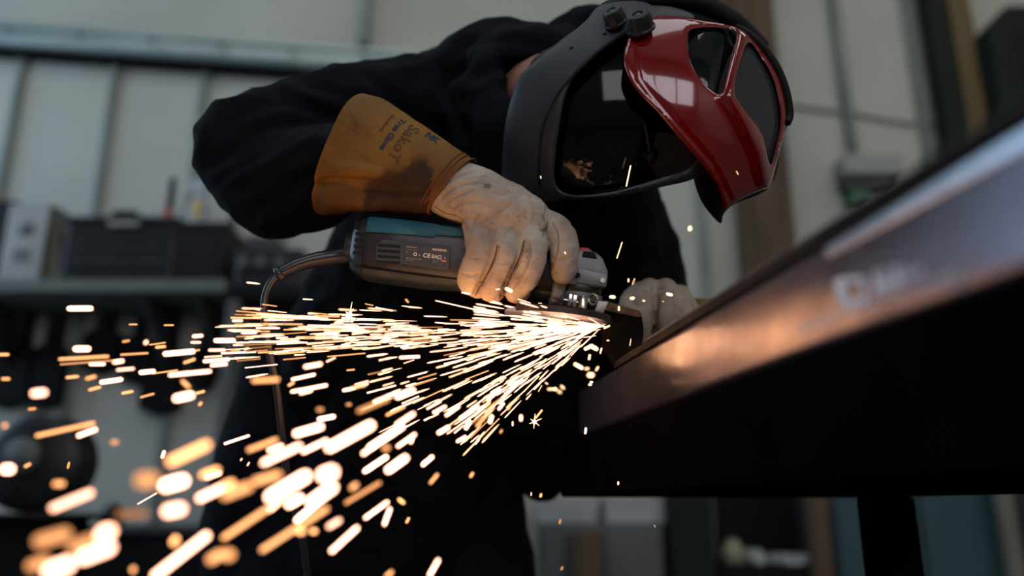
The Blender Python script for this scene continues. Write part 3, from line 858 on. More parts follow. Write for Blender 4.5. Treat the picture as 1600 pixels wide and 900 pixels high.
join_marks('stencil_logo', [
    [(1303, 438), (1318, 433), (1326, 470), (1313, 478)], [(1318, 433), (1346, 432), (1348, 440), (1320, 443)],
    [(1344, 432), (1352, 434), (1357, 470), (1350, 473)], [(1313, 470), (1354, 466), (1356, 475), (1314, 482)],
    [(1313, 449), (1322, 448), (1332, 470), (1324, 474)]], M['chalk'])['label'] = 'white stencilled square emblem'
join_marks('stencil_letters', [
    [(1366, 425), (1373, 421), (1375, 455), (1368, 458)], [(1373, 440), (1383, 436), (1384, 452), (1375, 455)], [(1380, 420), (1386, 420), (1388, 452), (1382, 452)],
    [(1388, 440), (1394, 436), (1396, 449), (1389, 451)], [(1394, 416), (1400, 416), (1402, 448), (1397, 449)], [(1401, 432), (1409, 428), (1410, 444), (1402, 446)],
    [(1404, 416), (1410, 415), (1412, 443), (1407, 444)], [(1415, 420), (1420, 419), (1423, 436), (1418, 438)], [(1423, 422), (1428, 420), (1431, 434), (1426, 435)],
    [(1433, 418), (1439, 416), (1442, 428), (1437, 430)]], M['chalk'])['label'] = 'faint white stencilled letters'
join_marks('stencil_rule', [
    [(1362, 462), (1400, 453), (1400, 458), (1363, 469)], [(1400, 453), (1450, 440), (1450, 445), (1400, 458)], [(1450, 440), (1494, 424), (1496, 430), (1450, 446)],
    [(1486, 424), (1498, 426), (1500, 450), (1492, 452)]], noisy(mat('faded_paint', (.50, .55, .65), .5), (.32, .35, .42), 90))['label'] = 'faded white stencil line'
# thin bright upper edge of the strip
bm = bmesh.new()
vs = add_box(bm, (0.12, 0.0005, ZT + .0080), (1.45, 0.004, ZT + .0096), .0004)
for v in vs: v.co = BM_(v.co.x, v.co.y, v.co.z)
from_bm('worn_upper_edge', bm, M['greybox'], root, smooth=False)
join_marks('small_print', [[(1244 + i * 9.0, 513 - i * 3.1 + 0), (1244 + i * 9.0 + 6.4, 510.8 - i * 3.1), (1244 + i * 9.0 + 7.2, 516 - i * 3.1 - .5), (1244 + i * 9.0 + .8, 518.2 - i * 3.1)] for i in range(14)], M['chalk'])['label'] = 'row of small white stencilled characters'

# steel bracket standing on the beam, being ground
root = empty('steel_bracket', W(975, 552, 0.93), 'black steel bracket standing on the beam, its top edge under the disc', 'bracket')
Bx = W(975, 555, 0.925)
sb = (Pb - Bx).dot(D)
bm = bmesh.new()
pxo = [(942, 486), (1003, 493), (1006, 520), (996, 556), (962, 556), (938, 540)]
fr_ = [W(u, v, .915) for u, v in pxo]
zmin = ZT + .0004
for q in fr_: q.z = max(q.z, zmin)
bk = [q + F_ * .035 + R_ * .004 for q in fr_]
for q in bk: q.z = max(q.z, zmin)
fr_[3].z = fr_[4].z = bk[3].z = bk[4].z = zmin
add_loft(bm, [fr_, bk])
bmesh.ops.bevel(bm, geom=bm.edges[:], offset=.0015, segments=2, affect='EDGES')
from_bm('bracket_web', bm, M['rawsteel'], root, smooth=False)
bm = bmesh.new()
a = [W(u, v, .912) for u, v in ((938, 472), (946, 470), (1000, 486), (1004, 492), (998, 496), (940, 484))]
add_loft(bm, [a, [q + F_ * .045 + U_ * .001 for q in a]])
bmesh.ops.bevel(bm, geom=bm.edges[:], offset=.001, segments=2, affect='EDGES')
from_bm('bracket_flange', bm, noisy(mat('spark_lit_steel', (.30, .17, .10), .35, .8), (.16, .09, .06), 60), root, smooth=False)['label'] = 'narrow top flange with spark light in its orange colour'  # orange light of the sparks is put into the flange colour
# ------------------------------------------------------------------ angle grinder
AL = math.radians(6.0); TAU = math.radians(9.0)
G0 = W(560, 388, 0.90)
GX = (R_ * math.cos(AL) - U_ * math.sin(AL)).normalized()
_up = (R_ * math.sin(AL) + U_ * math.cos(AL)).normalized()
GZ = (_up * math.cos(TAU) + F_ * math.sin(TAU)).normalized()
GY = GZ.cross(GX).normalized()
K = 0.90 / FPX
def G(p):   # local metres (x along the tool, y away from the camera, z up)
    return G0 + GX * p[0] + GY * p[1] + GZ * p[2]
def gp(u, v):   # local (x, z) of a pixel in the tool's mid plane
    du, dv = (u - 560) * K, (388 - v) * K
    return (du * math.cos(AL) - dv * math.sin(AL), du * math.sin(AL) + dv * math.cos(AL))
def gpoly(pts): return [gp(u, v) for u, v in pts]
groot = empty('angle_grinder', G((0.13, 0, -0.08)), 'teal and black angle grinder gripped by the gloved hand, throwing sparks', 'angle grinder')
def gm(name, bm, m, parent=None, smooth=True, ang=35):
    for v in bm.verts: v.co = G(v.co)
    return from_bm(name, bm, m, parent or groot, smooth, ang)

def ring_g(x, w, h, zc=0.0, e=4.0, n=48, zlo=None, zhi=None, yc=0.0):
    out = []
    for k in range(n):
        a = 2 * math.pi * k / n
        c, s = math.cos(a), math.sin(a)
        y = w * math.copysign(abs(c) ** (2 / e), c); z = h * math.copysign(abs(s) ** (2 / e), s)
        if zlo is not None: z = max(z, zlo)
        if zhi is not None: z = min(z, zhi)
        out.append(Vector((x, y + yc, z + zc)))
    return out
# rear housing (dark), with teal top shell and grey-green belly
bm = bmesh.new()
add_loft(bm, [ring_g(0.006, .026, .028), ring_g(0.012, .030, .0315), ring_g(0.05, .031, .0325, -.001), ring_g(.115, .031, .0335, -.002), ring_g(.15, .029, .031, -.002, 3), ring_g(.21, .0275, .030, -.004, 2.6), ring_g(.222, .027, .030, -.004, 2.6)])
gm('motor_housing', bm, M['body'])
bm = bmesh.new()
def cap_ring(x, w, h, zc, zlo): return ring_g(x, w, h, zc, 3.6, zlo=zlo)
add_loft(bm, [cap_ring(0.0, .022, .026, 0, .012), cap_ring(0.004, .028, .0318, 0, .012), cap_ring(0.014, .0325, .0355, 0, .0135), cap_ring(0.06, .033, .0355, 0, .0150), cap_ring(.085, .033, .0352, -.0005, .0155), cap_ring(.089, .033, .035, -.001, .019), cap_ring(.12, .0325, .0345, -.001, .020), cap_ring(.15, .029, .032, -.001, .021)])
gm('teal_top_shell', bm, M['tealp'])['label'] = 'teal top shell'
bm = bmesh.new()
add_loft(bm, [ring_g(0.004, .027, .030, 0, 4, zhi=-.024), ring_g(0.014, .032, .0352, 0, 4, zhi=-.0265), ring_g(.08, .0322, .037, 0, 4, zhi=-.0285), ring_g(.15, .030, .034, 0, 4, zhi=-.0285)])
gm('belly_rim', bm, M['rim'])['label'] = 'grey-green lower rim'
# tail cap with slotted vents
bm = bmesh.new()
add_loft(bm, [ring_g(-.006, .016, .020, 0, 3), ring_g(-.004, .022, .026, 0, 3.4), ring_g(.004, .028, .031, 0, 4), ring_g(.0115, .0325, .0345, 0, 4)])
tail = gm('tail_cap', bm, M['rim'])
bm = bmesh.new()
for k in range(4):
    z = .010 - k * .0072
    add_box(bm, (.001, -.0335, z - .0018), (.0115, -.0305, z + .0022), .0008)
gm('tail_slots', bm, M['slot'], tail, smooth=False)
bm = bmesh.new(); add_box(bm, (-.0022, -.027, .016), (.0022, -.0245, .025), .0008); gm('strap_hole', bm, M['slot'], tail, smooth=False)
# side vents: frame and dark slots
bm = bmesh.new()
add_prism(bm, gpoly([(594, 392), (604, 383), (634, 385), (634, 424), (600, 421), (594, 414)]), -.0325, -.0305, .0006)
vent = gm('vent_frame', bm, M['body'], smooth=False)
bm = bmesh.new()
for k in range(4):
    a, b, = gp(597, 390.0 + k * 8.6), gp(631, 392.5 + k * 8.4)
    add_prism(bm, [a, b, (b[0], b[1] - .0032), (a[0], a[1] - .0030)], -.0331, -.0318, 0)
gm('vent_slots', bm, M['slot'], vent, smooth=False)
# nameplate
bm = bmesh.new(); add_prism(bm, gpoly([(633, 387), (704, 395), (707, 399), (705, 428), (700, 431), (632, 421), (630, 417), (630, 391)]), -.0334, -.0305, .0008)
npf = gm('nameplate_frame', bm, M['body'], smooth=False)
bm = bmesh.new(); add_prism(bm, gpoly([(637, 391), (700, 398), (700, 425), (637, 418)]), -.0340, -.0333, .0003)
npl = gm('nameplate', bm, M['plate'], npf, smooth=False)
sl = math.atan2(-7.0, 63.0)
def np_text(s, u, v, size, m=M['print'], bold=.0, name='nameplate_print', spacing=1.0):
    me = text_mesh(s, size * K, bold=bold * K, spacing=spacing)
    x, z = gp(u, v)
    rot = -math.radians(6.3) + AL
    bm = bmesh.new(); bm.from_mesh(me)
    for q in bm.verts:
        a, b = q.co.x, q.co.y
        q.co = Vector((x + a * math.cos(rot) - b * math.sin(rot), -.0342, z + a * math.sin(rot) + b * math.cos(rot)))
    return bm
def np_join(name, items, m):
    big = bmesh.new()
    for it in items:
        b = np_text(*it); me = bpy.data.meshes.new('x'); b.to_mesh(me); b.free(); big.from_mesh(me); bpy.data.meshes.remove(me)
    return gm(name, big, m, npf, smooth=False)
np_join('nameplate_print', [
    ('--------', 640.5, 396.5, 6), ('- ---- - - ---', 641, 400.0, 3.4), ('--', 640, 403.8, 5),
    ('C', 665.2, 411, 9.0, None, .16), ('E', 671.8, 411.8, 9.0, None, .16), ('EAC', 678.2, 412.2, 7.4, None, .12), ('[ ]', 687, 413, 7.0), ('x', 697, 413.6, 5.4),
    ('O', 650.5, 409, 7.4, None, .22), ('s', 659, 409.4, 5.4), ('--- --- -- ----', 640, 413.2, 5), ('-- ---- --', 641, 415.8, 4), ('--- --', 680.5, 417.6, 4), ('-- -', 680.5, 419.8, 4)], M['print'])
bm = bmesh.new()
a = gpoly([(682, 397.6), (703.5, 399.8), (703.5, 403.4), (682, 401.0)]); add_prism(bm, [(x - .002, z) for x, z in a], -.0343, -.0340, 0)
gm('model_strip', bm, noisy(mat('strip_print', (.45, .36, .30), .5), (.3, .24, .2), 900), npf, smooth=False)
bm = bmesh.new(); a = gpoly([(693.5, 415.4), (700.5, 416.2), (700.5, 418.4), (693.5, 417.4)]); add_prism(bm, a, -.0343, -.0340, 0)
gm('red_mark', bm, M['redprint'], npf, smooth=False)
# gear head
bm = bmesh.new()
add_prism(bm, gpoly([(862, 446), (868, 392), (900, 396), (926, 399), (938, 409), (946, 431), (943, 452), (938, 456), (880, 450)]), -.026, .026, .0030)
head = gm('gear_housing', bm, M['alu'], ang=25)
bm = bmesh.new(); add_prism(bm, gpoly([(866, 392), (884, 394), (884, 446), (874, 476), (858, 472), (862, 446)]), -.0285, .0285, .004)
gm('housing_collar', bm, noisy(mat('warm_grey_collar', (.30, .28, .26), .45, .3), (.24, .225, .21), 60), ang=50)
bm = bmesh.new(); add_prism(bm, gpoly([(896, 423), (944, 435), (942, 455), (897, 448)]), -.0275, -.0255, .001); gm('gear_face_plate', bm, M['alu'], head, ang=50)
for (u, v) in ((899, 437), (936, 445)):
    bm = bmesh.new(); x, z = gp(u, v); add_cyl(bm, (x, -.0300 if u > 910 else -.0282, z), (x, -.026, z), .0028, n=16); gm('screw', bm, M['slot'] if u < 910 else M['chrome'], head)
# red spindle lock on top
x, z = gp(911, 396)
bm = bmesh.new(); add_prism(bm, gpoly([(900, 402), (904, 390), (919, 391), (927, 402)]), -.018, .006, .0025); gm('spindle_lock_button', bm, M['redbtn'])
bm = bmesh.new(); add_prism(bm, gpoly([(906, 408), (908, 399), (925, 401), (929, 411)]), -.0275, -.0255, .0008); gm('lock_recess', bm, M['slot'])
# bearing box under the head
bm = bmesh.new()
cx0, cz0 = gp(903, 450)
prof = [(.0, .006), (.024, .006), (.026, .0), (.026, -.008), (.024, -.012), (.020, -.014), (.020, -.022)]
add_loft(bm, [[Vector((cx0 + r * math.cos(2 * math.pi * k / 40), r * math.sin(2 * math.pi * k / 40), cz0 + dz)) for k in range(40)] for r, dz in [(max(r, .0005), dz) for r, dz in prof]])
gm('bearing_box', bm, M['guard'])
# guard clamp: band, screw, nuts
bm = bmesh.new()
def band(r, z0, z1, a0, a1, n=40, th=.0016, cx=cx0, cz=cz0):
    for k in range(n):
        t0, t1 = math.radians(a0 + (a1 - a0) * k / n), math.radians(a0 + (a1 - a0) * (k + 1) / n)
        q = []
        for t in (t0, t1):
            for rr in (r, r + th):
                for zz in (z0, z1): q.append(bm.verts.new((cx + rr * math.cos(t), rr * math.sin(t), cz + zz)))
        a, b, c, d, e, f, g, h = q
        for fc in ((a, b, d, c), (e, g, h, f), (a, e, f, b), (c, d, h, g), (b, f, h, d), (a, c, g, e)): bm.faces.new(fc)
band(.0262, -.0175, -.0085, 200, 520)
bmesh.ops.remove_doubles(bm, verts=bm.verts, dist=1e-5)
gm('clamp_band', bm, M['alu'], ang=40)
bm = bmesh.new()
q0, q1 = gp(871, 474), gp(900, 480)
yy = -.031
add_cyl(bm, (q0[0], yy, q0[1]), (q1[0], yy, q1[1]), .0028, n=14)
add_cyl(bm, (q0[0] - .001, yy, q0[1]), (q0[0] + .004, yy, q0[1] - .0008), .0042, n=6)
gm('clamp_screw', bm, M['chrome'], ang=40)
for (u0, u1, v) in ((884, 888, 476), (890.5, 895, 477.5)):
    bm = bmesh.new(); a = gp(u0, v - 10); b = gp(u1, v + 9); add_box(bm, (a[0], yy - .004, b[1]), (b[0], yy + .006, a[1]), .0008); gm('clamp_lug', bm, M['chrome'], ang=40)
bm = bmesh.new(); a = gp(905, 470); b = gp(904, 489); add_tube(bm, [(a[0], yy - .001, a[1]), (a[0], yy - .001, a[1] - .002), (b[0], yy - .001, b[1])], [.0040, .0052, .0052], 16); gm('clamp_nut', bm, M['chrome'], ang=40)
bm = bmesh.new(); a = gp(921, 474)
rg = bmesh.ops.create_cone
add_tube(bm, [(a[0] + .0046 * math.cos(t), -.0285, a[1] + .0058 * math.sin(t)) for t in [2 * math.pi * k / 24 for k in range(25)]], .0016, 8, False); gm('clamp_eye', bm, M['chrome'])
bm = bmesh.new(); add_prism(bm, gpoly([(928, 476), (944, 478), (934, 500), (920, 499)]), -.033, -.026, .001); gm('guard_tab', bm, noisy(mat('warm_grey_tab', (.34, .30, .26), .4, .5), (.28, .24, .2), 60), ang=40)
# guard
gx, gz = gp(868, 497)
bm = bmesh.new()
n = 48
rings = []
for k in range(n + 1):
    t = math.radians(222 + 126 * k / n)
    c, s = math.cos(t), math.sin(t)
    sec = [(.022, .0080), (.050, .0070), (.0600, .0062), (.0620, .0045), (.0620, -.002), (.0608, -.002), (.0608, .0040), (.050, .0058), (.022, .0068)]
    rings.append([Vector((gx + r * c, r * s, gz + z)) for r, z in sec])
add_loft(bm, rings)
gm('disc_guard', bm, M['guard'], ang=45)
# disc
bm = bmesh.new()
prof = [(.0005, -.004), (.012, -.004), (.020, -.0005), (.056, -.0012), (.0578, -.0005), (.0578, .0022), (.056, .003), (.020, .003), (.0005, .003)]
add_loft(bm, [[Vector((gx + .0 + r * math.cos(2 * math.pi * k / 72), r * math.sin(2 * math.pi * k / 72), gz + z)) for k in range(72)] for r, z in prof], caps=False)
disc = gm('grinding_disc', bm, M['disc'], ang=45)
bm = bmesh.new(); add_tube(bm, [(gx, 0, gz - .004), (gx, 0, gz - .009)], [.013, .0115], 30); gm('flange_nut', bm, M['chrome'], disc, ang=40)
bm = bmesh.new(); add_tube(bm, [(cx0, 0, cz0 - .02), (gx * .5 + cx0 * .5, 0, gz + .004), (gx, 0, gz)], [.011, .010, .009], 20); gm('spindle', bm, M['chrome'])
# cable sleeve and cord
bm = bmesh.new(); s0 = gp(549, 388)
add_tube(bm, [(-.004, 0, .001), (-.009, 0, .001), (-.0135, 0, .001)], [.0155, .0165, .0145], 24); sleeve = gm('cable_collar', bm, M['rim'], ang=40)
sp = [W(u, v, d) for u, v, d in ((551, 398, .90), (525, 401, .90), (497, 405, .895), (468, 413, .89), (438, 427, .885))]
bm = bmesh.new(); P = spline(sp, 6); add_tube(bm, P, [.0098 - .0030 * i / (len(P) - 1) for i in range(len(P))], 16)
from_bm('cable_sleeve', bm, M['cable'], groot)
bm = bmesh.new(); P = [W(u, v, .885) for u, v in ((442, 425), (437, 428), (434, 430))]; add_tube(bm, P, [.0078, .0088, .0082], 16)
from_bm('sleeve_lip', bm, M['cable'], groot)
cp = [(438, 427, .885), (423, 442, .88), (414, 465, .875), (413, 500, .87), (421, 550, .87), (433, 610, .87), (441, 680, .87), (452, 760, .875), (470, 830, .88), (478, 880, .89), (479, 960, .90)]
P = [W(*c) for c in cp]
P += [Vector((P[-1].x + .01, P[-1].y + .01, .30)), Vector((P[-1].x + .03, P[-1].y + .03, .06)), Vector((P[-1].x + .10, P[-1].y + .10, .0075)), Vector((P[-1].x + .5, P[-1].y + .5, .0075)), Vector((P[-1].x + .2, P[-1].y + 1.2, .0075))]
bm = bmesh.new(); add_tube(bm, spline(P, 8), .0042, 12)
from_bm('power_cord', bm, M['cable'], groot)

# ------------------------------------------------------------------ the worker
person = empty('person', Vector((-0.18, 1.38, 0.0)), 'person in black hooded top bending over the beam, holding a grinder in gloved hands', 'person')
def C(u, v, d, r):    # a joint: centre at a pixel and depth, radius in pixels
    return (W(u, v, d), r * d / FPX)

# bare body: one continuous surface, mostly inside the clothes
def ground(u, d, z, r):
    q = W(u, 800, d); return (Vector((q.x, q.y, z)), r)
hip = W(610, 850, 1.36)
bm = bmesh.new()
add_chain(bm, [(hip, .135), (W(660, 640, 1.33), .125), (W(740, 420, 1.29), .115), (W(800, 260, 1.23), .105), (W(815, 185, 1.16), .065)])
add_chain(bm, [(W(812, 175, 1.14), .056), (W(845, 150, 1.06), .054), (W(890, 150, 1.02), .055)])
hc = W(928, 168, 1.01)
hx = (R_ * .80 + U_ * .45 - F_ * .1).normalized()          # towards the crown
hf = (R_ * .36 - U_ * .62 - F_ * .55); hf = (hf - hx * hf.dot(hx)).normalized()   # towards the face
hs = hx.cross(hf)
HR = Matrix((hx, hf, hs)).transposed()
add_ell(bm, hc + hx * .012 - hf * .008, .098, .090, .072, HR)
add_ell(bm, hc - hx * .055 + hf * .030, .052, .050, .050, HR)       # jaw
add_ell(bm, hc - hx * .088 + hf * .058, .018, .018, .024, HR)       # chin
add_ell(bm, hc + hx * .030 + hf * .074, .014, .012, .048, HR)       # brow
add_chain(bm, [(hc + hx * .018 + hf * .082, .009), (hc - hx * .008 + hf * .100, .011), (hc - hx * .018 + hf * .108, .013)], 12)   # nose
for s in (-1, 1):
    add_ell(bm, hc - hx * .012 + hf * .066 + hs * (s * .034), .022, .016, .020, HR)   # cheek
    add_ell(bm, hc - hx * .004 + hs * (s * .074), .028, .016, .008, HR)               # ear
add_ell(bm, hc - hx * .046 + hf * .080, .006, .008, .024, HR)       # lips
add_ell(bm, hc - hx * .056 + hf * .078, .006, .008, .020, HR)
add_chain(bm, [(W(720, 180, 1.18), .062), (W(560, 190, 1.12), .045), (W(425, 245, 1.055), .040), (W(520, 255, .975), .034), (W(640, 278, .905), .024), (W(700, 298, .892), .021)])
add_chain(bm, [(W(920, 320, 1.26), .055), (W(985, 410, 1.29), .040), (W(1030, 500, 1.26), .028), (W(1072, 520, 1.15), .024), (W(1052, 500, 1.07), .022)])
for s, u in ((-1, 480), (1, 720)):
    q = W(u, 850, 1.36)
    add_chain(bm, [(Vector((q.x * .8 + hip.x * .2, q.y, .80)), .105), (Vector((q.x, q.y - .03, .48)), .065), (Vector((q.x, q.y + .02, .28)), .058), (Vector((q.x, q.y + .03, .09)), .042), (Vector((q.x + s * .02, q.y - .10, .05)), .038)])
me = remeshed('body', bm, .006, 3)
link('body', me, M['skin'], person)
# hair cap
bm = bmesh.new()
add_ell(bm, hc + hx * .022 - hf * .018, .096, .090, .077, HR)
add_ell(bm, hc - hx * .02 - hf * .05, .07, .05, .066, HR)
me = remeshed('hair', bm, .005, 2)
link('hair', me, M['hair'], person)
# glasses (pale rim glimpsed behind the visor)
bm = bmesh.new()
for s in (-1, 1):
    c_ = hc + hx * .018 + hf * .100 + hs * (s * .032)
    add_tube(bm, [c_ + hs * (.026 * math.cos(t)) + hx * (.018 * math.sin(t)) - hf * (.010 * (1 + math.cos(t) * s)) for t in [2 * math.pi * k / 24 for k in range(25)]], .0022, 8, False)
add_tube(bm, [hc + hx * .020 + hf * .100 - hs * .008, hc + hx * .022 + hf * .104, hc + hx * .020 + hf * .100 + hs * .008], .002, 8)
for s in (-1, 1): add_tube(bm, [hc + hx * .022 + hf * .085 + hs * (s * .058), hc + hx * .012 + hf * .02 + hs * (s * .077), hc + hx * .005 - hf * .01 + hs * (s * .078)], .002, 8)
from_bm('safety_glasses', bm, M['greycard'], person)

# jacket with hood
bm = bmesh.new()
add_chain(bm, [C(600, 830, 1.34, 165), C(640, 640, 1.32, 150), C(740, 430, 1.28, 175), C(815, 260, 1.22, 165), C(800, 190, 1.16, 120)])
add_chain(bm, [C(860, 640, 1.34, 90), C(905, 450, 1.29, 130), C(900, 330, 1.25, 130)])
add_chain(bm, [C(560, 560, 1.32, 125), C(640, 420, 1.28, 130), C(690, 250, 1.22, 130)])
add_chain(bm, [C(935, 330, 1.26, 95), C(985, 410, 1.30, 78), C(1000, 520, 1.30, 66)])   # his far shoulder
add_chain(bm, [C(985, 400, 1.29, 60), C(1030, 500, 1.26, 44), C(1085, 530, 1.18, 38), C(1070, 515, 1.08, 36)])
add_chain(bm, [C(770, 150, 1.18, 78), C(700, 165, 1.17, 84), C(640, 170, 1.14, 78), C(560, 180, 1.11, 84), C(480, 205, 1.08, 84), C(402, 240, 1.05, 92)])   # upper arm
add_chain(bm, [C(402, 240, 1.05, 92), C(440, 285, 1.02, 86), C(500, 272, .98, 72), C(560, 255, .95, 62), C(600, 255, .93, 52)])    # forearm
add_chain(bm, [C(440, 300, 1.03, 72), C(500, 280, 1.0, 60)])
# hood bunched behind the neck
add_chain(bm, [C(830, 640, 1.33, 80), C(848, 700, 1.34, 58), C(850, 742, 1.35, 36)])
add_chain(bm, [C(710, 130, 1.14, 56), C(752, 92, 1.12, 50), C(790, 84, 1.10, 50), C(838, 92, 1.09, 46), C(880, 95, 1.10, 46)])
add_chain(bm, [C(740, 170, 1.08, 52), C(750, 230, 1.06, 50), C(770, 300, 1.08, 56)])
add_chain(bm, [C(880, 72, 1.14, 42), C(930, 60, 1.13, 48), C(975, 62, 1.13, 44)])
add_chain(bm, [C(770, 130, 1.12, 50), C(752, 175, 1.10, 46)])
add_chain(bm, [C(752, 140, 1.04, 34), C(762, 190, 1.02, 34), C(770, 250, 1.04, 40)])
add_chain(bm, [C(765, 98, 1.06, 34), C(800, 84, 1.05, 30), C(850, 84, 1.06, 34)])
add_chain(bm, [C(762, 110, 1.03, 26), C(766, 150, 1.01, 27), C(774, 200, 1.0, 36), C(778, 270, 1.01, 40)])
add_chain(bm, [C(786, 160, .995, 17), C(790, 200, .99, 22), C(798, 260, .99, 30)])
add_chain(bm, [C(790, 190, 1.0, 26), C(800, 260, 1.0, 34), C(830, 330, 1.02, 50)])
me = remeshed('jacket', bm, .0065, 4)
co, no = get_co(me), get_no(me)
dd = np.empty(len(co))
for i in range(len(co)):
    p = Vector(co[i])
    dd[i] = .008 * noise.noise(p * 9) + .0045 * (1 - 2 * abs(noise.noise(Vector((p.x * 14 + 3, p.y * 14, p.z * 26))))) + .002 * noise.noise(p * 42)
set_co(me, co + no * dd[:, None])
carve(me, [([(330, 215), (380, 175), (450, 160), (520, 185)], 10, -.006), ([(330, 260), (400, 205), (470, 190), (520, 200)], 9, -.006), ([(350, 290), (430, 250), (500, 210)], 8, .006),
           ([(390, 330), (440, 300), (500, 262)], 9, -.006), ([(430, 140), (500, 170), (545, 195)], 9, -.007), ([(470, 130), (540, 150), (590, 165)], 8, -.005),
           ([(400, 350), (450, 330), (495, 300)], 8, .005), ([(560, 110), (600, 140), (620, 160)], 8, -.006), ([(690, 100), (700, 160), (740, 230)], 8, -.007),
           ([(720, 70), (790, 60), (850, 75)], 7, -.006), ([(740, 120), (800, 100), (850, 110)], 8, -.006), ([(770, 330), (800, 400), (790, 500)], 12, -.008)])
link('jacket', me, M['cloth'], person)
# cuff of the sleeve tucked in the gauntlet, hem of the jacket
# trousers
bm = bmesh.new()
for s, u in ((-1, 470), (1, 735)):
    q = W(u, 850, 1.36)
    add_chain(bm, [(Vector((hip.x * .35 + q.x * .65, q.y, .84)), .135), (Vector((q.x, q.y - .02, .60)), .12), (Vector((q.x, q.y - .02, .45)), .10), (Vector((q.x, q.y + .02, .25)), .088), (Vector((q.x, q.y + .02, .10)), .085)])
add_ell(bm, (hip.x, hip.y, .86), .23, .16, .14)
add_chain(bm, [C(470, 600, 1.34, 95), C(450, 720, 1.36, 110), C(430, 850, 1.37, 112), C(430, 960, 1.37, 110)])
me = remeshed('trousers', bm, .009, 5)
co, no = get_co(me), get_no(me)
dd = np.array([.008 * noise.noise(Vector(p) * 7) + .004 * noise.noise(Vector((p[0] * 14, p[1] * 14, p[2] * 30))) for p in co])
set_co(me, co + no * dd[:, None])
link('trousers', me, M['trouser'], person)
for s, u in ((-1, 470), (1, 735)):
    q = W(u, 850, 1.36)
    bm = bmesh.new()
    add_chain(bm, [(Vector((q.x, q.y + .02, .16)), .062), (Vector((q.x, q.y + .01, .07)), .055), (Vector((q.x + s * .01, q.y - .09, .05)), .046), (Vector((q.x + s * .02, q.y - .15, .045)), .042)])
    me = remeshed('boot', bm, .006, 3)
    a = get_co(me); a[:, 2] = np.maximum(a[:, 2], .001); set_co(me, a)
    link('boot', me, M['boot'], person)

# right glove ------------------------------------------------------
bm = bmesh.new()
add_chain(bm, [C(700, 294, .888, 44), C(722, 299, .884, 47), C(757, 312, .874, 45), C(793, 327, .868, 42), (W(822, 341, .868), 37 * .868 / FPX)], 28)
add_chain(bm, [C(705, 300, .905, 42), C(760, 325, .90, 42), C(810, 342, .895, 38)], 24)
add_chain(bm, [C(757, 330, .868, 34), C(790, 345, .864, 32), C(824, 352, .863, 30)], 24)
pk = [C(748, 352, .868, 26), C(751, 392, .850, 22.5), C(738, 424, .849, 20.5), C(735, 441, .858, 19), C(748, 449, .878, 17)]
rg_ = [C(787, 357, .864, 25), C(789, 398, .845, 22), C(777, 430, .847, 20.5), C(764, 449, .856, 19), C(772, 455, .876, 17)]
md = [C(826, 360, .862, 27), C(831, 398, .844, 23.5), C(821, 430, .847, 22), C(806, 450, .857, 19.5), C(810, 456, .876, 17)]
ix = [C(842, 350, .869, 26), C(868, 362, .863, 27), C(880, 384, .857, 24), C(881, 408, .856, 21.5), C(880, 426, .861, 19)]
th = [C(730, 325, .91, 32), C(775, 345, .94, 28), C(812, 372, .952, 24), C(835, 392, .952, 21)]
for c_ in (pk, rg_, md, ix, th): add_chain(bm, c_, 22)
me = remeshed('glove', bm, .0014, 2)
co, no = get_co(me), get_no(me)
dd = np.empty(len(co))
for i in range(len(co)):
    p = Vector(co[i])
    dd[i] = .0015 * noise.noise(p * 34) + .0008 * (1 - 2 * abs(noise.noise(Vector((p.x * 70, p.y * 70, p.z * 110))))) + .0004 * noise.noise(p * 160)
set_co(me, co + no * dd[:, None])
carve(me, [
    # between the fingers
    ([(776, 385), (768, 410), (758, 430), (745, 452), (741, 462)], 2.8, -.0075), ([(818, 376), (812, 400), (800, 425), (788, 450), (784, 465)], 2.8, -.0075),
    ([(776, 385), (778, 384)], 4, -.003), ([(818, 376), (824, 377), (828, 384)], 3, -.003),
    # side strips sewn along each finger
    ([(779, 384), (778, 405), (768, 428), (752, 450)], 1.7, -.0018), ([(828, 382), (829, 400), (820, 425), (803, 450)], 1.7, -.0018),
    # knuckle and wrist wrinkles
    ([(852, 305), (856, 325), (852, 345), (851, 372)], 2.2, -.0040), ([(866, 330), (856, 345), (852, 360)], 2.0, -.0022), ([(742, 352), (768, 340), (785, 328), (800, 316)], 2.2, -.0028),
    ([(758, 366), (772, 350), (790, 335)], 2.4, .0018), ([(684, 300), (700, 285), (722, 274), (748, 268)], 2.4, -.0024), ([(686, 312), (704, 296), (730, 288), (760, 286)], 2.4, -.0024),
    ([(692, 322), (712, 308), (738, 298)], 2.0, -.0022), ([(700, 330), (722, 318), (748, 316), (766, 322)], 2.2, -.0020), ([(712, 340), (730, 332), (748, 334)], 2.4, .0018),
    ([(694, 292), (716, 280), (744, 276)], 2.2, .0014), ([(735, 360), (740, 345), (752, 336)], 2.2, -.0030), ([(676, 318), (690, 332), (712, 338), (728, 350)], 2.0, -.0026),
    ([(764, 300), (785, 306), (806, 300)], 3, -.0014), ([(800, 290), (815, 304), (838, 310)], 3.2, -.0016), ([(820, 300), (830, 325), (828, 345)], 3, .0014),
    ([(790, 372), (796, 360), (806, 356)], 2.2, -.0016), ([(723, 400), (738, 404), (760, 402)], 2, -.0012), ([(719, 425), (734, 430), (752, 427)], 2, -.0012),
    ([(766, 406), (782, 412), (798, 408)], 2, -.0012), ([(812, 404), (828, 410), (846, 405)], 2, -.0012), ([(862, 402), (876, 408), (896, 402)], 2, -.0012), ([(868, 348), (880, 350), (892, 362)], 2, -.0012)])
co, no = get_co(me), get_no(me)
glove = link('glove', me, M['glove'], person)
glove['label'] = 'cream leather work glove over the grinder'
gtree = tree_of(me)
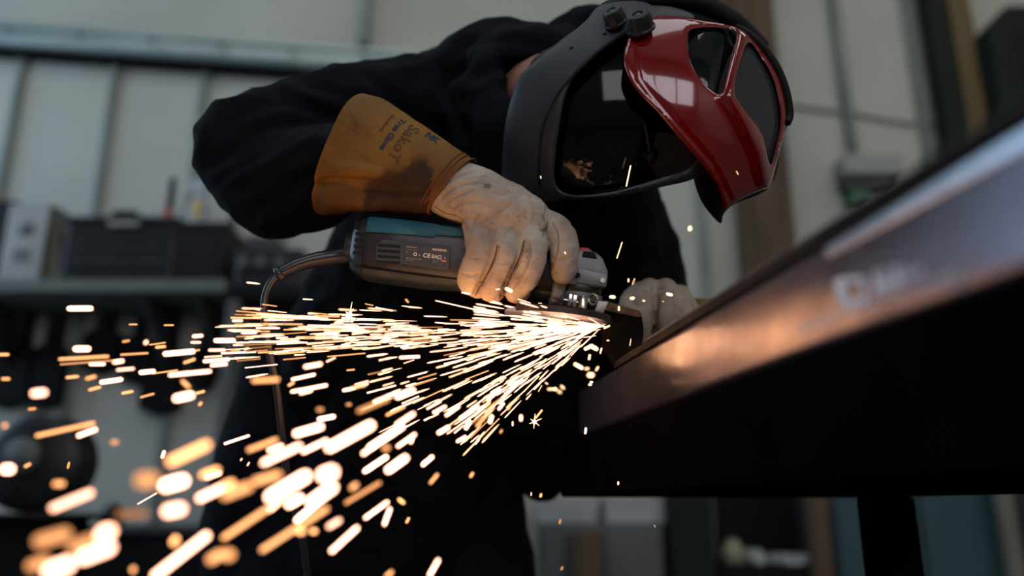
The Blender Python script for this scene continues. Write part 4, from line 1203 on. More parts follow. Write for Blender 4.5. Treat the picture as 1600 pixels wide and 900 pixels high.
def seam(name, pts, tree, m, r=.00055, parent=None, dash=None, lift=.0002, d=.86):
    P = spline([(u, v, 0) for u, v in pts], 14)
    Q = []
    for p in P:
        dr = (W(p.x, p.y, 1.0) - CAM).normalized()
        hit, nrm, i, dist = tree.ray_cast(CAM + dr * .5, dr)
        Q.append((hit - dr * lift) if hit is not None else None)
    bm = bmesh.new()
    if dash:
        k = 0
        while k < len(Q) - 1:
            seg = [q for q in Q[k:k + 2] if q is not None]
            if len(seg) == 2 and (seg[0] - seg[1]).length < .01: add_tube(bm, [seg[0], seg[0].lerp(seg[1], .62)], r, 6)
            k += 1
    else:
        run = []
        for q in Q + [None]:
            if q is not None and (not run or (q - run[-1]).length < .008): run.append(q)
            else:
                if len(run) > 1: add_tube(bm, run, r, 6)
                run = [q] if q is not None else []
    if not bm.verts: bm.free(); return None
    return from_bm(name, bm, m, parent)
seam('seam', [(734, 362), (738, 380), (731, 400), (722, 418), (716, 436)], gtree, M['thread'], .0008, glove)
seam('seam', [(678, 322), (694, 333), (712, 337), (728, 348), (733, 362)], gtree, M['thread'], .0007, glove, dash=1)
seam('seam', [(864, 348), (872, 366), (872, 390), (866, 412), (864, 434)], gtree, M['thread'], .0007, glove, dash=1)
seam('seam', [(776, 386), (769, 412), (757, 434), (745, 456)], gtree, M['thread'], .0005, glove)
seam('seam', [(828, 382), (830, 400), (820, 426), (802, 452)], gtree, M['thread'], .0005, glove, dash=1)
for pts in ([(777, 384), (770, 410), (758, 434), (743, 461)], [(819, 376), (812, 402), (800, 428), (785, 464)]): seam('crease_shade_line', pts, gtree, M['creaseshade'], .0007, glove)  # dark brown lines drawn for the shade between the fingers
# dark stain on the back of the hand
me_s = bpy.data.meshes.new('stain'); bm = bmesh.new()
rs = [6.5, 4, 7.5, 4.5, 8, 6, 9, 5, 6.5, 4]
vs = []
for k, rr in enumerate(rs):
    a = 2 * math.pi * k / len(rs)
    dr = (W(763 + rr * 1.05 * math.cos(a), 290 + rr * .62 * math.sin(a), 1) - CAM).normalized()
    hit = gtree.ray_cast(CAM + dr * .5, dr)[0]
    vs.append(bm.verts.new(hit - dr * .0006))
bm.faces.new(vs); from_bm('stain', bm, mat('grey_stain', (.14, .125, .115), .8), glove, smooth=False)

# gauntlet cuff
def cring(cu, cv, d, mu, mv, dep, eu, ev, n=64, e=2.0, wob=0):
    c = W(cu, cv, d); a = (R_ * mu - U_ * mv) * (d / FPX); b = F_ * dep + (R_ * eu - U_ * ev) * (d / FPX)
    out = []
    for k in range(n):
        t = 2 * math.pi * k / n
        ct, st = math.cos(t), math.sin(t)
        ct = math.copysign(abs(ct) ** (2 / e), ct); st = math.copysign(abs(st) ** (2 / e), st)
        out.append(c + a * ct + b * st)
    return out
bm = bmesh.new()
keys = [(537, 243, .925, 37, -92, .060, 9, 6), (560, 245, .918, 37, -88, .057, 8, 5), (600, 256, .908, 36, -76, .052, 7, 4), (640, 268, .900, 35, -63, .047, 6, 3), (678, 281, .893, 34, -51, .042, 5, 2), (706, 292, .888, 36, -42, .0375, 4, 2)]
fine = []
for i in range(len(keys) - 1):
    for k in range(8):
        t = k / 8; t2 = t
        fine.append(tuple(a * (1 - t2) + b * t2 for a, b in zip(keys[i], keys[i + 1])))
fine.append(keys[-1])
rings = [cring(*k, n=96, e=2.2) for k in fine]
inner = [cring(k[0] + (3 if i == 0 else 0), k[1], k[2], k[3] * .955, k[4] * .955, k[5] - .003, k[6], k[7], n=96, e=2.2) for i, k in enumerate(fine[::-1])]
add_loft(bm, rings + inner, caps=False)
bmesh.ops.bridge_loops
me = bpy.data.meshes.new('glove_cuff'); bmesh.ops.recalc_face_normals(bm, faces=bm.faces); bm.to_mesh(me); bm.free()
me.polygons.foreach_set('use_smooth', [True] * len(me.polygons))
co, no = get_co(me), get_no(me)
dd = np.array([.0028 * noise.noise(Vector(p) * 16) + .0012 * noise.noise(Vector(p) * 45) for p in co])
set_co(me, co + (no * dd[:, None]))
carve(me, [([(490, 290), (512, 283), (545, 284), (590, 292), (620, 300)], 6, -.019), ([(520, 262), (560, 266), (600, 272)], 10, .006), ([(500, 312), (540, 310), (600, 318)], 12, .008), ([(670, 196), (690, 240), (680, 280)], 6, -.0015),
           ([(560, 200), (575, 225), (580, 250)], 6, -.002), ([(620, 300), (650, 300), (680, 290)], 6, -.004), ([(650, 250), (668, 262), (690, 262)], 6, -.003)])
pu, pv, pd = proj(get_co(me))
at = me.attributes.new('soot_shade', 'FLOAT', 'POINT')  # burn stain together with the cuff's shaded underside, both as colour
soot_shade = []
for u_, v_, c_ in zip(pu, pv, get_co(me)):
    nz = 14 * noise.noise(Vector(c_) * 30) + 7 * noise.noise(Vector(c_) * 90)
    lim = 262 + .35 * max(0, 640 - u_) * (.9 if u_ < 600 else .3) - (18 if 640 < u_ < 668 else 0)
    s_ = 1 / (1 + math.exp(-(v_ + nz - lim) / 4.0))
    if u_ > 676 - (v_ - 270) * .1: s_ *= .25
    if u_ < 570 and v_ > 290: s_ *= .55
    soot_shade.append(s_ * .93)
at.data.foreach_set('value', soot_shade)
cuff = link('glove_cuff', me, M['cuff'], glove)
cuff['label'] = 'wide tan suede gauntlet cuff'
ctree = tree_of(me)
seam('cuff_seam', [(738, 258), (720, 266), (700, 283), (682, 304), (672, 326)], ctree, M['thread'], .0009, cuff) if False else None
bm = bmesh.new()
for f, rr in ((keys[-1], .0012), ((698, 289, .8895, 35.5, -44.5, .0388, 4, 2), .0007), ((692, 287, .8905, 35, -46.5, .0398, 4, 2), .0007)):
    P = cring(*f, n=96, e=2.2); add_tube(bm, P + [P[0]], rr, 6, False)
o = from_bm('cuff_piping', bm, M['cuffdark'], glove)
# printing on the cuff
def cuff_text(s, u, v, size, m, outline=0, ang=120.5, spacing=1.0, bold=0, name='cuff_print'):
    me = text_mesh(s, size * .90 / FPX, outline=outline * .9 / FPX, spacing=spacing, bold=bold * .9 / FPX)
    a = math.radians(ang)          # reading direction in the picture (down-left)
    xd = (R_ * math.cos(a) - U_ * math.sin(a)); yd = (R_ * math.sin(a) + U_ * math.cos(a))
    bm = on_surface(me, ctree, W(u, v, .86), xd, yd, F_, .0005, 1 if outline else 2)
    return from_bm(name, bm, m, glove, smooth=False)
cuff_text('SakoT', 640, 190, 25, M['ink'], .38, spacing=1.04)
cuff_text('True Glove', 624.5, 180, 12.5, M['blueink'], 0, bold=.5)
cuff_text('Comforta', 610, 174, 8.5, M['ink'], 0)
cuff_text('NK', 662, 210, 14, M['blueink'], 0, ang=32, bold=.8)

# left glove, resting behind the beam
bm = bmesh.new()
lk = 1.02
add_chain(bm, [C(1062, 500, 1.10, 36), C(1050, 490, 1.06, 42), C(1036, 484, 1.03, 44), C(1020, 478, 1.02, 38)], 24)
fl = [[C(1000, 462, 1.02, 22), C(985, 470, .99, 17), C(982, 488, .975, 15)], [C(1015, 456, 1.02, 22), C(1004, 470, .985, 20), C(1001, 500, .975, 18), C(1003, 530, .985, 15)],
      [C(1040, 454, 1.02, 20), C(1042, 476, .985, 19), C(1040, 505, .98, 17), C(1038, 528, .99, 15)], [C(1062, 462, 1.03, 18), C(1070, 482, 1.0, 17), C(1072, 505, .99, 15), C(1070, 520, 1.0, 13)]]
for c_ in fl: add_chain(bm, c_, 18)
add_chain(bm, [C(1020, 500, 1.05, 26), C(1000, 540, 1.04, 20), C(985, 555, 1.03, 16)], 16)
me = remeshed('glove', bm, .0022, 3)
carve(me, [([(1022, 446), (1026, 470), (1022, 500), (1020, 525)], 3, -.005), ([(1056, 452), (1058, 475), (1056, 505)], 3, -.005), ([(1000, 445), (1015, 452), (1040, 452)], 4, -.002), ([(985, 470), (1000, 478), (1012, 474)], 3, -.002)])
g2 = link('glove', me, M['glove'], person)
g2['label'] = 'cream leather glove resting behind the beam'
bm = bmesh.new()
P = [cring(1066, 502, 1.10, 20, -36, .040, 0, 0, n=40), cring(1078, 510, 1.15, 24, -44, .05, 0, 0, n=40), cring(1092, 522, 1.22, 28, -52, .06, 0, 0, n=40)]
P2 = [cring(1092, 522, 1.22, 26, -49, .057, 0, 0, n=40), cring(1066, 502, 1.10, 18, -34, .038, 0, 0, n=40)]
add_loft(bm, P + P2, caps=False)
from_bm('glove_cuff', bm, M['cuff'], g2)

# ------------------------------------------------------------------ helmet: red outer mask over a charcoal face shield
helmet = empty('face_shield', hc, 'red welding mask flipped up over a charcoal face shield on the worker head', 'protective mask')
def hdepth(u, v, off=0.0, cu=1000., cv=175., a=262., b=232., amp=.15, base=1.00):
    q = ((u - cu) / a) ** 2 + ((v - cv) / b) ** 2
    if q < 1: return base - amp * math.sqrt(1 - q) - off if q < .90 else base - amp * math.sqrt(.1) + (q - .90) * amp * 1.58 - off
    return base - amp * math.sqrt(.1) + (q - .90) * amp * 1.58 - off
def smooth_ol(pts, per=5): return [(p.x, p.y) for p in spline([(x, y, 0) for x, y in pts], per, True)]
def inside(p, poly):
    x, y = p; c = False; n = len(poly); j = n - 1
    for i in range(n):
        xi, yi = poly[i]; xj, yj = poly[j]
        if (yi > y) != (yj > y) and x < (xj - xi) * (y - yi) / (yj - yi) + xi: c = not c
        j = i
    return c
def edge_dist(p, polys):
    best = 1e9
    for poly in polys:
        for i in range(len(poly)):
            ax, ay = poly[i]; bx, by = poly[(i + 1) % len(poly)]
            L = (bx - ax) ** 2 + (by - ay) ** 2 + 1e-9
            t = max(0, min(1, ((p[0] - ax) * (bx - ax) + (p[1] - ay) * (by - ay)) / L))
            best = min(best, math.hypot(p[0] - ax - t * (bx - ax), p[1] - ay - t * (by - ay)))
    return best
def plate(name, outline, m, parent, depth, thick=.003, holes=(), step=7., roll=4., rolld=.0025, smooth=5, extra=None):
    """a curved, thick plate: outline given where the photograph shows it, standing at its own depth"""
    ol = smooth_ol(outline, smooth) if smooth else list(outline)
    hs_ = [smooth_ol(h, smooth) if smooth else list(h) for h in holes]
    # drop repeated points
    pts = [Vector(p) for p in ol]; faces = [list(range(len(ol)))]
    loops = [ol] + hs_
    for h in hs_:
        faces.append(list(range(len(pts), len(pts) + len(h)))); pts += [Vector(p) for p in h]
    xs = [p[0] for p in ol]; ys = [p[1] for p in ol]
    nl = len(pts)
    # rings just inside each edge, so that the edge can roll over
    for lp in loops:
        n = len(lp)
        for k in range(n):
            ax, ay = lp[k - 1]; bx, by = lp[(k + 1) % n]
            dx, dy = bx - ax, by - ay; L = math.hypot(dx, dy) + 1e-9
            for off in (roll * .5, roll):
                for sg in (1, -1):
                    q = (lp[k][0] - dy / L * off * sg, lp[k][1] + dx / L * off * sg)
                    if inside(q, ol) and not any(inside(q, h) for h in hs_) and edge_dist(q, loops) > off * .8: pts.append(Vector(q))
    y = min(ys); r = 0
    while y < max(ys):
        x = min(xs) + (step / 2 if r % 2 else 0)
        while x < max(xs):
            p = (x, y)
            if inside(p, ol) and not any(inside(p, h) for h in hs_):
                if edge_dist(p, loops) > roll + step * .45: pts.append(Vector(p))
            x += step
        y += step * .87; r += 1
    edges = []
    for fc in faces:
        for a, b in zip(fc, fc[1:] + fc[:1]): edges.append((a, b))
    V2, E2_, F2, *_ = delaunay_2d_cdt(pts, edges, [], 0, 1e-3)
    def keep(f):
        c_ = (sum(V2[i].x for i in f) / len(f), sum(V2[i].y for i in f) / len(f))
        return inside(c_, ol) and not any(inside(c_, h) for h in hs_)
    F2 = [f for f in F2 if keep(f)]
    bm = bmesh.new()
    fr, bk = [], []
    for p in V2:
        ed = edge_dist(p, loops)
        rr = max(0, 1 - ed / roll); dep = depth(p.x, p.y) + rolld * rr * rr
        if extra: dep += extra(p.x, p.y, ed)
        fr.append(bm.verts.new(W(p.x, p.y, dep))); 
        bk.append(bm.verts.new(W(p.x, p.y, depth(p.x, p.y) + thick + (extra(p.x, p.y, ed) if extra else 0))))
    from collections import Counter
    cnt = Counter()
    for f in F2:
        for a, b in zip(f, list(f[1:]) + [f[0]]): cnt[frozenset((a, b))] += 1
    for f in F2:
        try:
            bm.faces.new([fr[i] for i in f]); bm.faces.new([bk[i] for i in f][::-1])
        except ValueError: pass
        for a, b in zip(f, list(f[1:]) + [f[0]]):
            if cnt[frozenset((a, b))] == 1:
                try: bm.faces.new((fr[a], bk[a], bk[b], fr[b]))
                except ValueError: pass
    bmesh.ops.delete(bm, geom=[v for v in bm.verts if not v.link_faces], context='VERTS')
    return from_bm(name, bm, m, parent, True, 50)

vis_ol = [(968, 60), (922, 93), (900, 115), (884, 148), (876, 185), (868, 240), (868, 286), (892, 304), (955, 300), (1020, 282), (1082, 258), (1104, 200), (1084, 120), (1045, 72), (1003, 52)]
frame_ol = [(940, 8), (1000, 2), (1035, 20), (1090, 60), (1120, 130), (1128, 210), (1096, 272), (1030, 293), (950, 308), (870, 314), (812, 318), (786, 285), (786, 225), (792, 180), (801, 148), (814, 116), (842, 92), (882, 60), (915, 33)]
def groove(u, v, ed):
    P = [(980, 50), (940, 76), (905, 108), (880, 136), (860, 168), (847, 205), (843, 250), (843, 290)]
    best = 1e9
    for (ax, ay), (bx, by) in zip(P, P[1:]):
        t = max(0, min(1, ((u - ax) * (bx - ax) + (v - ay) * (by - ay)) / ((bx - ax) ** 2 + (by - ay) ** 2)))
        best = min(best, math.hypot(u - ax - t * (bx - ax), v - ay - t * (by - ay)))
    return .007 * math.exp(-(best / 3.2) ** 2)
fr = plate('shield_frame', frame_ol, M['shell'], helmet, lambda u, v: hdepth(u, v, 0), .004, (vis_ol,), 7, 6, .004)
fr['label'] = 'charcoal face shield frame'
# raised black tube standing for the dark of the frame's groove
bm = bmesh.new()
P = spline([W(u, v, hdepth(u, v) + .0006) for u, v in ((980, 50), (940, 76), (905, 108), (880, 136), (860, 168), (847, 205), (843, 250), (843, 290))], 8)
add_tube(bm, P, .0022, 8); from_bm('groove_shade', bm, M['shellin'], helmet)
plate('visor', [(u + (u - 985) * .01, v) for u, v in vis_ol], M['visor'], helmet, lambda u, v: hdepth(u, v, -.006, amp=.135), .002, (), 9, 1, 0)['label'] = 'smoked see-through visor reflecting sparks'
# black inner crown behind the red mask
plate('inner_shell', [(938, 12), (962, -4), (1020, -14), (1080, -12), (1126, 10), (1160, 42), (1196, 74), (1222, 118), (1233, 180), (1222, 220), (1205, 290), (1150, 318), (1131, 334), (1126, 349), (1108, 332), (1092, 306), (1083, 268), (1092, 220), (1092, 120), (1050, 60), (1000, 30)],
      M['shellin'], helmet, lambda u, v: hdepth(u, v, -.020), .004, (), 8, 8, .006)
# hard crown and strap over the head
bm = bmesh.new()
add_ell(bm, W(1060, 100, .99), .100, .075, .088, None, 40)
me = remeshed('crown_cap', bm, .006, 2)
link('crown_cap', me, M['shellin'], helmet)
bm = bmesh.new()
P = spline([W(u, v, d) for u, v, d in ((960, 14, .93), (1000, 2, .92), (1050, -4, .915), (1100, 6, .92), (1146, 32, .93), (1190, 76, .945))], 8)
add_tube(bm, P, [.011] * len(P), 12); from_bm('head_band', bm, M['shellin'], helmet)
plate('brow_plate', [(982, 12), (1010, 9), (1045, 10), (1078, 20), (1084, 30), (1060, 32), (1026, 30), (998, 40), (982, 34)], M['shell'], helmet, lambda u, v: hdepth(u, v, .004), .003, (), 7, 5, .003)
# red mask
red_ol = [(981, 62), (986, 44), (1002, 30), (1022, 26), (1060, 26), (1100, 32), (1138, 39), (1164, 50), (1190, 78), (1210, 108), (1223, 140), (1229, 182), (1222, 222), (1212, 262), (1204, 290), (1186, 298), (1158, 311), (1134, 329), (1130, 320), (1122, 292), (1101, 262), (1076, 232), (1052, 205), (1028, 176), (1004, 152), (987, 130), (976, 104), (976, 80)]
lw = [(1076, 50), (1092, 44), (1120, 43), (1149, 48), (1149, 66), (1140, 96), (1132, 128), (1126, 146), (1114, 143), (1097, 127), (1084, 106), (1075, 80)]
rw = [(1171, 66), (1190, 90), (1206, 118), (1216, 152), (1220, 190), (1214, 225), (1205, 258), (1198, 236), (1190, 205), (1174, 183), (1157, 162), (1149, 145), (1150, 122), (1159, 92)]
def ridge(u, v, ed):
    # raised spine between the two windows, running down to the chin corner
    P = [(1160, 55), (1150, 110), (1142, 150), (1165, 190), (1188, 240), (1198, 285)]
    best = 1e9
    for (ax, ay), (bx, by) in zip(P, P[1:]):
        t = max(0, min(1, ((u - ax) * (bx - ax) + (v - ay) * (by - ay)) / ((bx - ax) ** 2 + (by - ay) ** 2)))
        best = min(best, math.hypot(u - ax - t * (bx - ax), v - ay - t * (by - ay)))
    r = -.012 * math.exp(-(best / 14) ** 2)
    # the lower edge turns outward as a lip
    P = [(976, 80), (987, 130), (1004, 152), (1052, 205), (1101, 262), (1130, 320)]
    best = 1e9
    for (ax, ay), (bx, by) in zip(P, P[1:]):
        t = max(0, min(1, ((u - ax) * (bx - ax) + (v - ay) * (by - ay)) / ((bx - ax) ** 2 + (by - ay) ** 2)))
        best = min(best, math.hypot(u - ax - t * (bx - ax), v - ay - t * (by - ay)))
    return r + .0016 * math.exp(-((best - 13) / 5.0) ** 2)
rdep = lambda u, v: hdepth(u, v, .016)
red = plate('red_mask', red_ol, M['redshell'], helmet, rdep, .004, (lw, rw), 4, 5, .0026, extra=ridge)
red['label'] = 'glossy red outer mask'
grow = lambda pol, k: [(sum(p[0] for p in pol) / len(pol) + (u - sum(p[0] for p in pol) / len(pol)) * k, sum(p[1] for p in pol) / len(pol) + (v - sum(p[1] for p in pol) / len(pol)) * k) for u, v in pol]
plate('side_lens', grow(lw, 1.08), M['lens'], red, lambda u, v: hdepth(u, v, .008) + .00002 * (u - 1112) ** 2 * .3, .002, (), 8, 2, .0)['label'] = 'glossy black side window'
plate('front_lens', grow(rw, 1.06), M['greylens'], red, lambda u, v: hdepth(u, v, .006), .002, (), 8, 2, .0)['label'] = 'smoky grey front window'
# dark rim around the far edge
bm = bmesh.new()
P = spline([W(u, v, hdepth(u, v, .012)) for u, v in ((1150, 40), (1168, 52), (1194, 78), (1214, 108), (1227, 142), (1233, 178), (1229, 192))], 8)
add_tube(bm, P, [.0022 + .003 * min(1, i / 12) for i in range(len(P))], 10); from_bm('mask_rim', bm, M['shellin'], red)
# rivet holes in the frame
for (u, v) in ((893, 76), (945, 54)):
    bm = bmesh.new(); d = hdepth(u, v); add_cyl(bm, W(u, v, d - .0006), W(u, v, d + .002), .0024, n=12); from_bm('rivet', bm, M['shellin'], helmet)
# knobs
def knob(u, v, d, r, L, ax, ttl):
    c = W(u, v, d); ax = ax.normalized(); x, y = frame_of(ax)
    bm = bmesh.new(); n = 40
    rings = []
    for s, rr in ((0, 1.08), (.12, 1.10), (.2, 1.0), (.85, .92), (.96, .84), (1.0, .62), (1.0, .45), (.9, .40)):
        rings.append([c + ax * (L * s) + (x * math.cos(2 * math.pi * k / n) + y * math.sin(2 * math.pi * k / n)) * r * rr * (1 - (.05 if (k // 2) % 2 and .15 < s < .97 else 0)) for k in range(n)])
    add_loft(bm, rings)
    o = from_bm('knob', bm, M['black'], helmet, True, 30)
    bm = bmesh.new(); add_cyl(bm, c + ax * (L * .9), c + ax * (L * .96), r * .3, r * .2, 6); from_bm('knob_screw', bm, M['charcoal'], o, False)
knob(1002, 47, hdepth(1002, 47, .020), .0142, .019, -F_ * .62 + U_ * .75 - R_ * .30, '')
knob(964, 37, hdepth(964, 37, .002), .0125, .017, -F_ * .52 + U_ * .70 - R_ * .42, '')
# ------------------------------------------------------------------ sparks
random.seed(7)
SPM = {}
LEV = [0.5, 0.9, 1.5, 2.6, 4.5, 8, 14, 26, 50]
def spark_mat(E, near):
    k = min(range(len(LEV)), key=lambda i: abs(math.log(LEV[i] / max(E, .05))))
    key = (k, near)
    if key not in SPM:
        col = {2: (1.0, .58, .29), 1: (1.0, .46, .30), 0: (1.0, .41, .15)}[near]
        m = emit('spark_glow', col, LEV[k]); m.cycles.emission_sampling = 'NONE'
        SPM[key] = m
    return key
SPMESH = {}
def spark_mesh(key, asp):
    """glowing streak: rounded tapered body, one metre long, radius 1/asp"""
    a = min((2, 3, 5, 8, 13, 22), key=lambda q: abs(math.log(q / max(asp, 1.6))))
    if asp < 1.5: a = 1
    kk = (key, a)
    if kk not in SPMESH:
        bm = bmesh.new(); r = .5 / a; n = 10
        xs, rs = [], []
        for j in range(5):
            t = math.pi / 2 * j / 4; xs.append(-.5 + r - r * math.cos(t)); rs.append(max(r * math.sin(t), r * .02))
        for j in range(5):
            t = math.pi / 2 * j / 4; xs.append(.5 - r + r * math.sin(t)); rs.append(max(r * math.cos(t), r * .02))
        if a == 1: xs = [-.5 * math.cos(math.pi * j / 9) for j in range(10)]; rs = [max(.01, .5 * math.sin(math.pi * j / 9)) for j in range(10)]
        add_tube(bm, [(x, 0, 0) for x in xs], rs, n)
        me = bpy.data.meshes.new('spark'); bm.to_mesh(me); bm.free()
        me.polygons.foreach_set('use_smooth', [True] * len(me.polygons))
        me.materials.append(SPM[key]); SPMESH[kk] = (me, a)
    return SPMESH[kk]
def coc(d): return 1249 * (28.1e-3 / 1.6) * abs(1 / d - 1 / .875)
def depth_for(u, v, w):
    # the spray comes toward the camera: farther from the disc and bigger means nearer
    tab = [(0, .87), (4, .82), (7, .74), (10, .66), (14, .60), (20, .53), (30, .46), (46, .40), (70, .36)]
    for (w0, d0), (w1, d1) in zip(tab, tab[1:]):
        if w <= w1: return d0 + (d1 - d0) * (w - w0) / (w1 - w0)
    return .36
NSP = [0]
def spark(u, v, L, w, ang=0.0, b=1.0, label=None, group=None, d=None, near=None):
    if d is None: d = depth_for(u, v, w)
    c = coc(d)
    wo = max(1.6 if w < 4 else 2.2, w - .80 * c); wo = max(wo, w * .38)
    Lo = max(wo, L - .55 * c)
    E = b * max(1.0, (c / wo) ** .9 * 1.05) * 1.6
    if near is None: near = 2 if (u > 800 and v < 620) else (1 if b > 1.4 else 0)
    key = spark_mat(E, near)
    a = math.radians(ang)
    dirv = (R_ * math.cos(a) + U_ * math.sin(a) + F_ * .12 * (1 if u < 900 else .1)).normalized()
    me, asp = spark_mesh(key, Lo / wo)
    o = bpy.data.objects.new('spark', me); COL.objects.link(o)
    o.location = W(u, v, d)
    o.rotation_euler = dirv.to_track_quat('X', 'Z').to_euler()
    s = Lo * d / FPX; t = wo * d / FPX * asp
    o.scale = (s, t, t)
    tag(o, label, 'spark', group)
    NSP[0] += 1
    return o

HAND = [
(125,482,40,10,0,4),(128,545,28,12,0,4),(131,559,78,9,3,1),(5,554,20,8,0,1),(9,592,16,9,0,1),(61,614,30,20,5,2.5),(50,639,15,8,5,.7),(102,671,95,13,12,1),(136,676,36,12,20,3),
(152,569,26,8,0,2.5),(185,565,20,10,10,3),(196,577,30,9,5,1.6),(174,595,36,9,8,4),(113,589,22,8,5,1),(142,590,20,10,15,1),(148,607,22,8,15,1),(210,553,44,6,3,1),(208,507,14,4,0,.8),
(264,508,16,4,0,1),(197,533,14,7,10,.8),(228,535,10,10,60,2),(251,542,18,7,5,1),(246,537,26,3.5,8,1),(280,551,50,10,5,4),(230,581,26,9,5,4),(258,581,40,4,8,1),(297,583,68,10,5,2.5),(309,525,18,8,5,3),
(306,535,17,6,0,2),(351,532,34,9,0,4),(339,547,28,7,0,2.5),(338,563,42,8,4,3.5),(342,570,28,8,5,3),(333,557,28,4,3,1.5),(368,547,16,5,0,1),(385,545,10,6,15,1.5),(371,501,18,6,0,2.5),(342,511,12,2.5,0,1.5),
(199,613,20,7,10,1),(230,618,24,6,15,1),(287,620,36,18,12,4),(313,613,16,7,15,1),(313,631,10,8,50,1),(290,600,22,12,-45,.6),(179,691,18,16,0,.4),(140,566,90,6,4,.5),(303,548,20,5,8,.8),(296,564,22,8,20,.8),(390,520,24,6,2,2),
(12,733,26,24,0,4),(43,727,14,9,30,1),(107,727,12,5,80,.8),(92,756,26,20,0,.7),(112,782,78,26,22,1.7),(255,710,14,7,75,3),(295,708,82,30,25,1.3),(230,750,50,45,0,.7),(272,755,52,32,15,4),(272,797,46,34,10,3),
(230,779,34,3,30,3),(333,743,30,12,20,3),(328,738,40,22,20,1.2),(330,770,56,24,25,2.5),(165,833,44,42,30,4),(150,863,70,38,20,4),(92,887,60,42,20,4),(82,840,70,40,15,.55),(273,845,24,24,60,1.1),(283,868,115,26,38,2.3),
(208,890,18,20,90,1),(207,803,60,30,0,.22),(337,870,40,30,30,.7),(8,665,12,16,90,.8),(130,850,60,40,20,.6),(60,880,50,36,20,.6),
(510,653,30,10,10,4),(482,672,52,18,15,4),(410,695,56,16,20,1),(430,700,30,13,20,3),(440,710,75,20,25,2.5),(492,697,50,15,25,3),(547,682,90,24,28,5),(603,683,70,16,33,4),(633,655,40,13,33,3),(580,700,40,14,35,2),
(635,688,40,11,35,3),(643,688,14,10,70,3),(587,725,48,12,33,4),(620,725,46,18,35,4),(668,720,26,10,40,3.5),(678,748,24,10,50,1),(603,700,18,18,0,1),(450,760,85,30,30,5),(512,740,40,34,20,4),(503,773,60,28,35,5),
(483,797,60,16,40,4),(430,790,34,16,35,4),(460,783,36,22,30,4),(417,747,55,26,15,.8),(400,807,130,20,33,.6),(460,827,130,20,32,.6),(470,830,22,22,0,1.1),(490,830,18,18,0,1.1),(522,818,32,18,30,1.5),(553,760,22,18,40,.8),
(567,770,70,14,30,.45),(538,843,64,16,42,3),(588,797,50,12,35,3),(605,807,34,12,70,2.5),(627,783,16,10,-40,1.4),(637,813,12,7,60,1.1),(678,887,36,13,60,2.3),(608,897,20,14,40,.9),(370,687,42,6,18,3.5),(357,757,30,26,20,1.2),
(370,767,60,30,20,.7),(357,867,30,34,0,.9),(377,718,6,4,60,2),(388,725,8,4,60,2),(603,620,46,9,22,2.5),(633,615,36,14,22,4),(583,633,60,16,22,.45),(618,642,36,9,25,1),(678,633,28,6,28,3),(687,640,26,9,28,3),(483,607,60,9,10,3),
(478,612,24,10,15,3),(415,594,48,15,2,1),(455,600,14,8,30,1),(489,571,32,11,10,3),(517,562,18,6,25,1.5),(474,589,40,8,12,3),(560,604,26,9,10,1),(565,598,24,5,15,2),(546,608,24,8,12,2.3),(562,603,30,7,15,2),(548,578,14,4,5,1),
(640,558,34,7,2,3.5),(632,542,14,4,8,3),(639,565,18,2,18,2),(602,561,22,5,12,1.5),(500,640,16,14,0,.5),(545,632,12,10,0,.5),(693,672,24,10,30,4),(721,686,20,8,30,4),(707,642,30,9,35,3.2),(733,644,40,9,35,3),(771,617,30,8,40,3),
(800,608,45,7,42,2.5),(783,635,16,7,50,4),(796,635,14,7,60,1),(758,651,45,9,48,1.1),(767,655,16,9,75,3.5),(731,664,18,9,60,4),(814,653,12,8,90,4),(801,662,8,3.5,90,3),(783,674,9,7,60,.7),(830,600,36,2.4,45,1.5),(844,607,12,2,60,1),
(928,543,16,8,-30,4),(919,543,15,7,25,4),(921,558,10,5,80,3),(904,572,18,8,-30,4),(917,576,10,8,0,1),(933,576,10,6,60,1.2),(923,586,13,11,0,3),(922,601,6,4,0,4),(924,597,6,4,0,3),(867,608,8,8,0,4),(860,608,12,8,0,1.1),(879,605,11,8,-40,1.2),
(874,612,11,9,-30,.7),(854,599,7,5,-30,1.1),(871,572,9,5,45,2),(915,673,11,4.5,85,4),(842,647,18,4,50,1.4),(717,478,76,2.4,-13,2.4),(764,486,22,2.5,-15,2),(957,464,10,6,-5,4),(988,466,8,5.5,5,4),(967,482,8,4,90,3),
(982,275,34,2.2,78,3),(968,391,28,2.6,72,1.7),(1078,357,9,8,80,4),(845,277,5,2.2,-80,1.4),(1152,270,7,1.8,-60,1.2),(883,395,5,3,-60,2),(1046,460,11,5.5,-15,4),(982,438,7,4,90,1.5),(990,440,12,4,70,.6),(830,772,6,2.2,85,3),(845,774,8,5.5,70,1.4),
(966,755,6,3,90,4),(875,815,9,5,75,.6),(878,888,8,6,60,.6),(1023,822,5,1.8,-60,.5),(795,453,14,6.5,-25,4),(728,458,14,3,-10,4),(778,452,8,3,5,2),(737,742,12,8,60,.9),(1039,545,22,2,75,1.3),(1043,548,14,1.8,70,1),(1034,556,6,6,0,3.2),
(985,535,12,2,80,1),(948,511,12,4,25,1.6),(1006,470,5,4,0,1.6),(818,440,4,2.2,80,2),(843,345,12,1.4,78,.9),(939,548,10,3,75,3),(546,491,9,8,0,3.5),(577,476,14,2.4,-12,.8),(421,477,24,2.6,-8,1.0),(500,490,22,2.6,-6,1),(636,470,9,5,-50,1),
(600,483,28,3,-12,2.2),(480,497,66,5,-3,3),(1036,471,4,3,0,.5),(950,532,5,3,0,2),
]
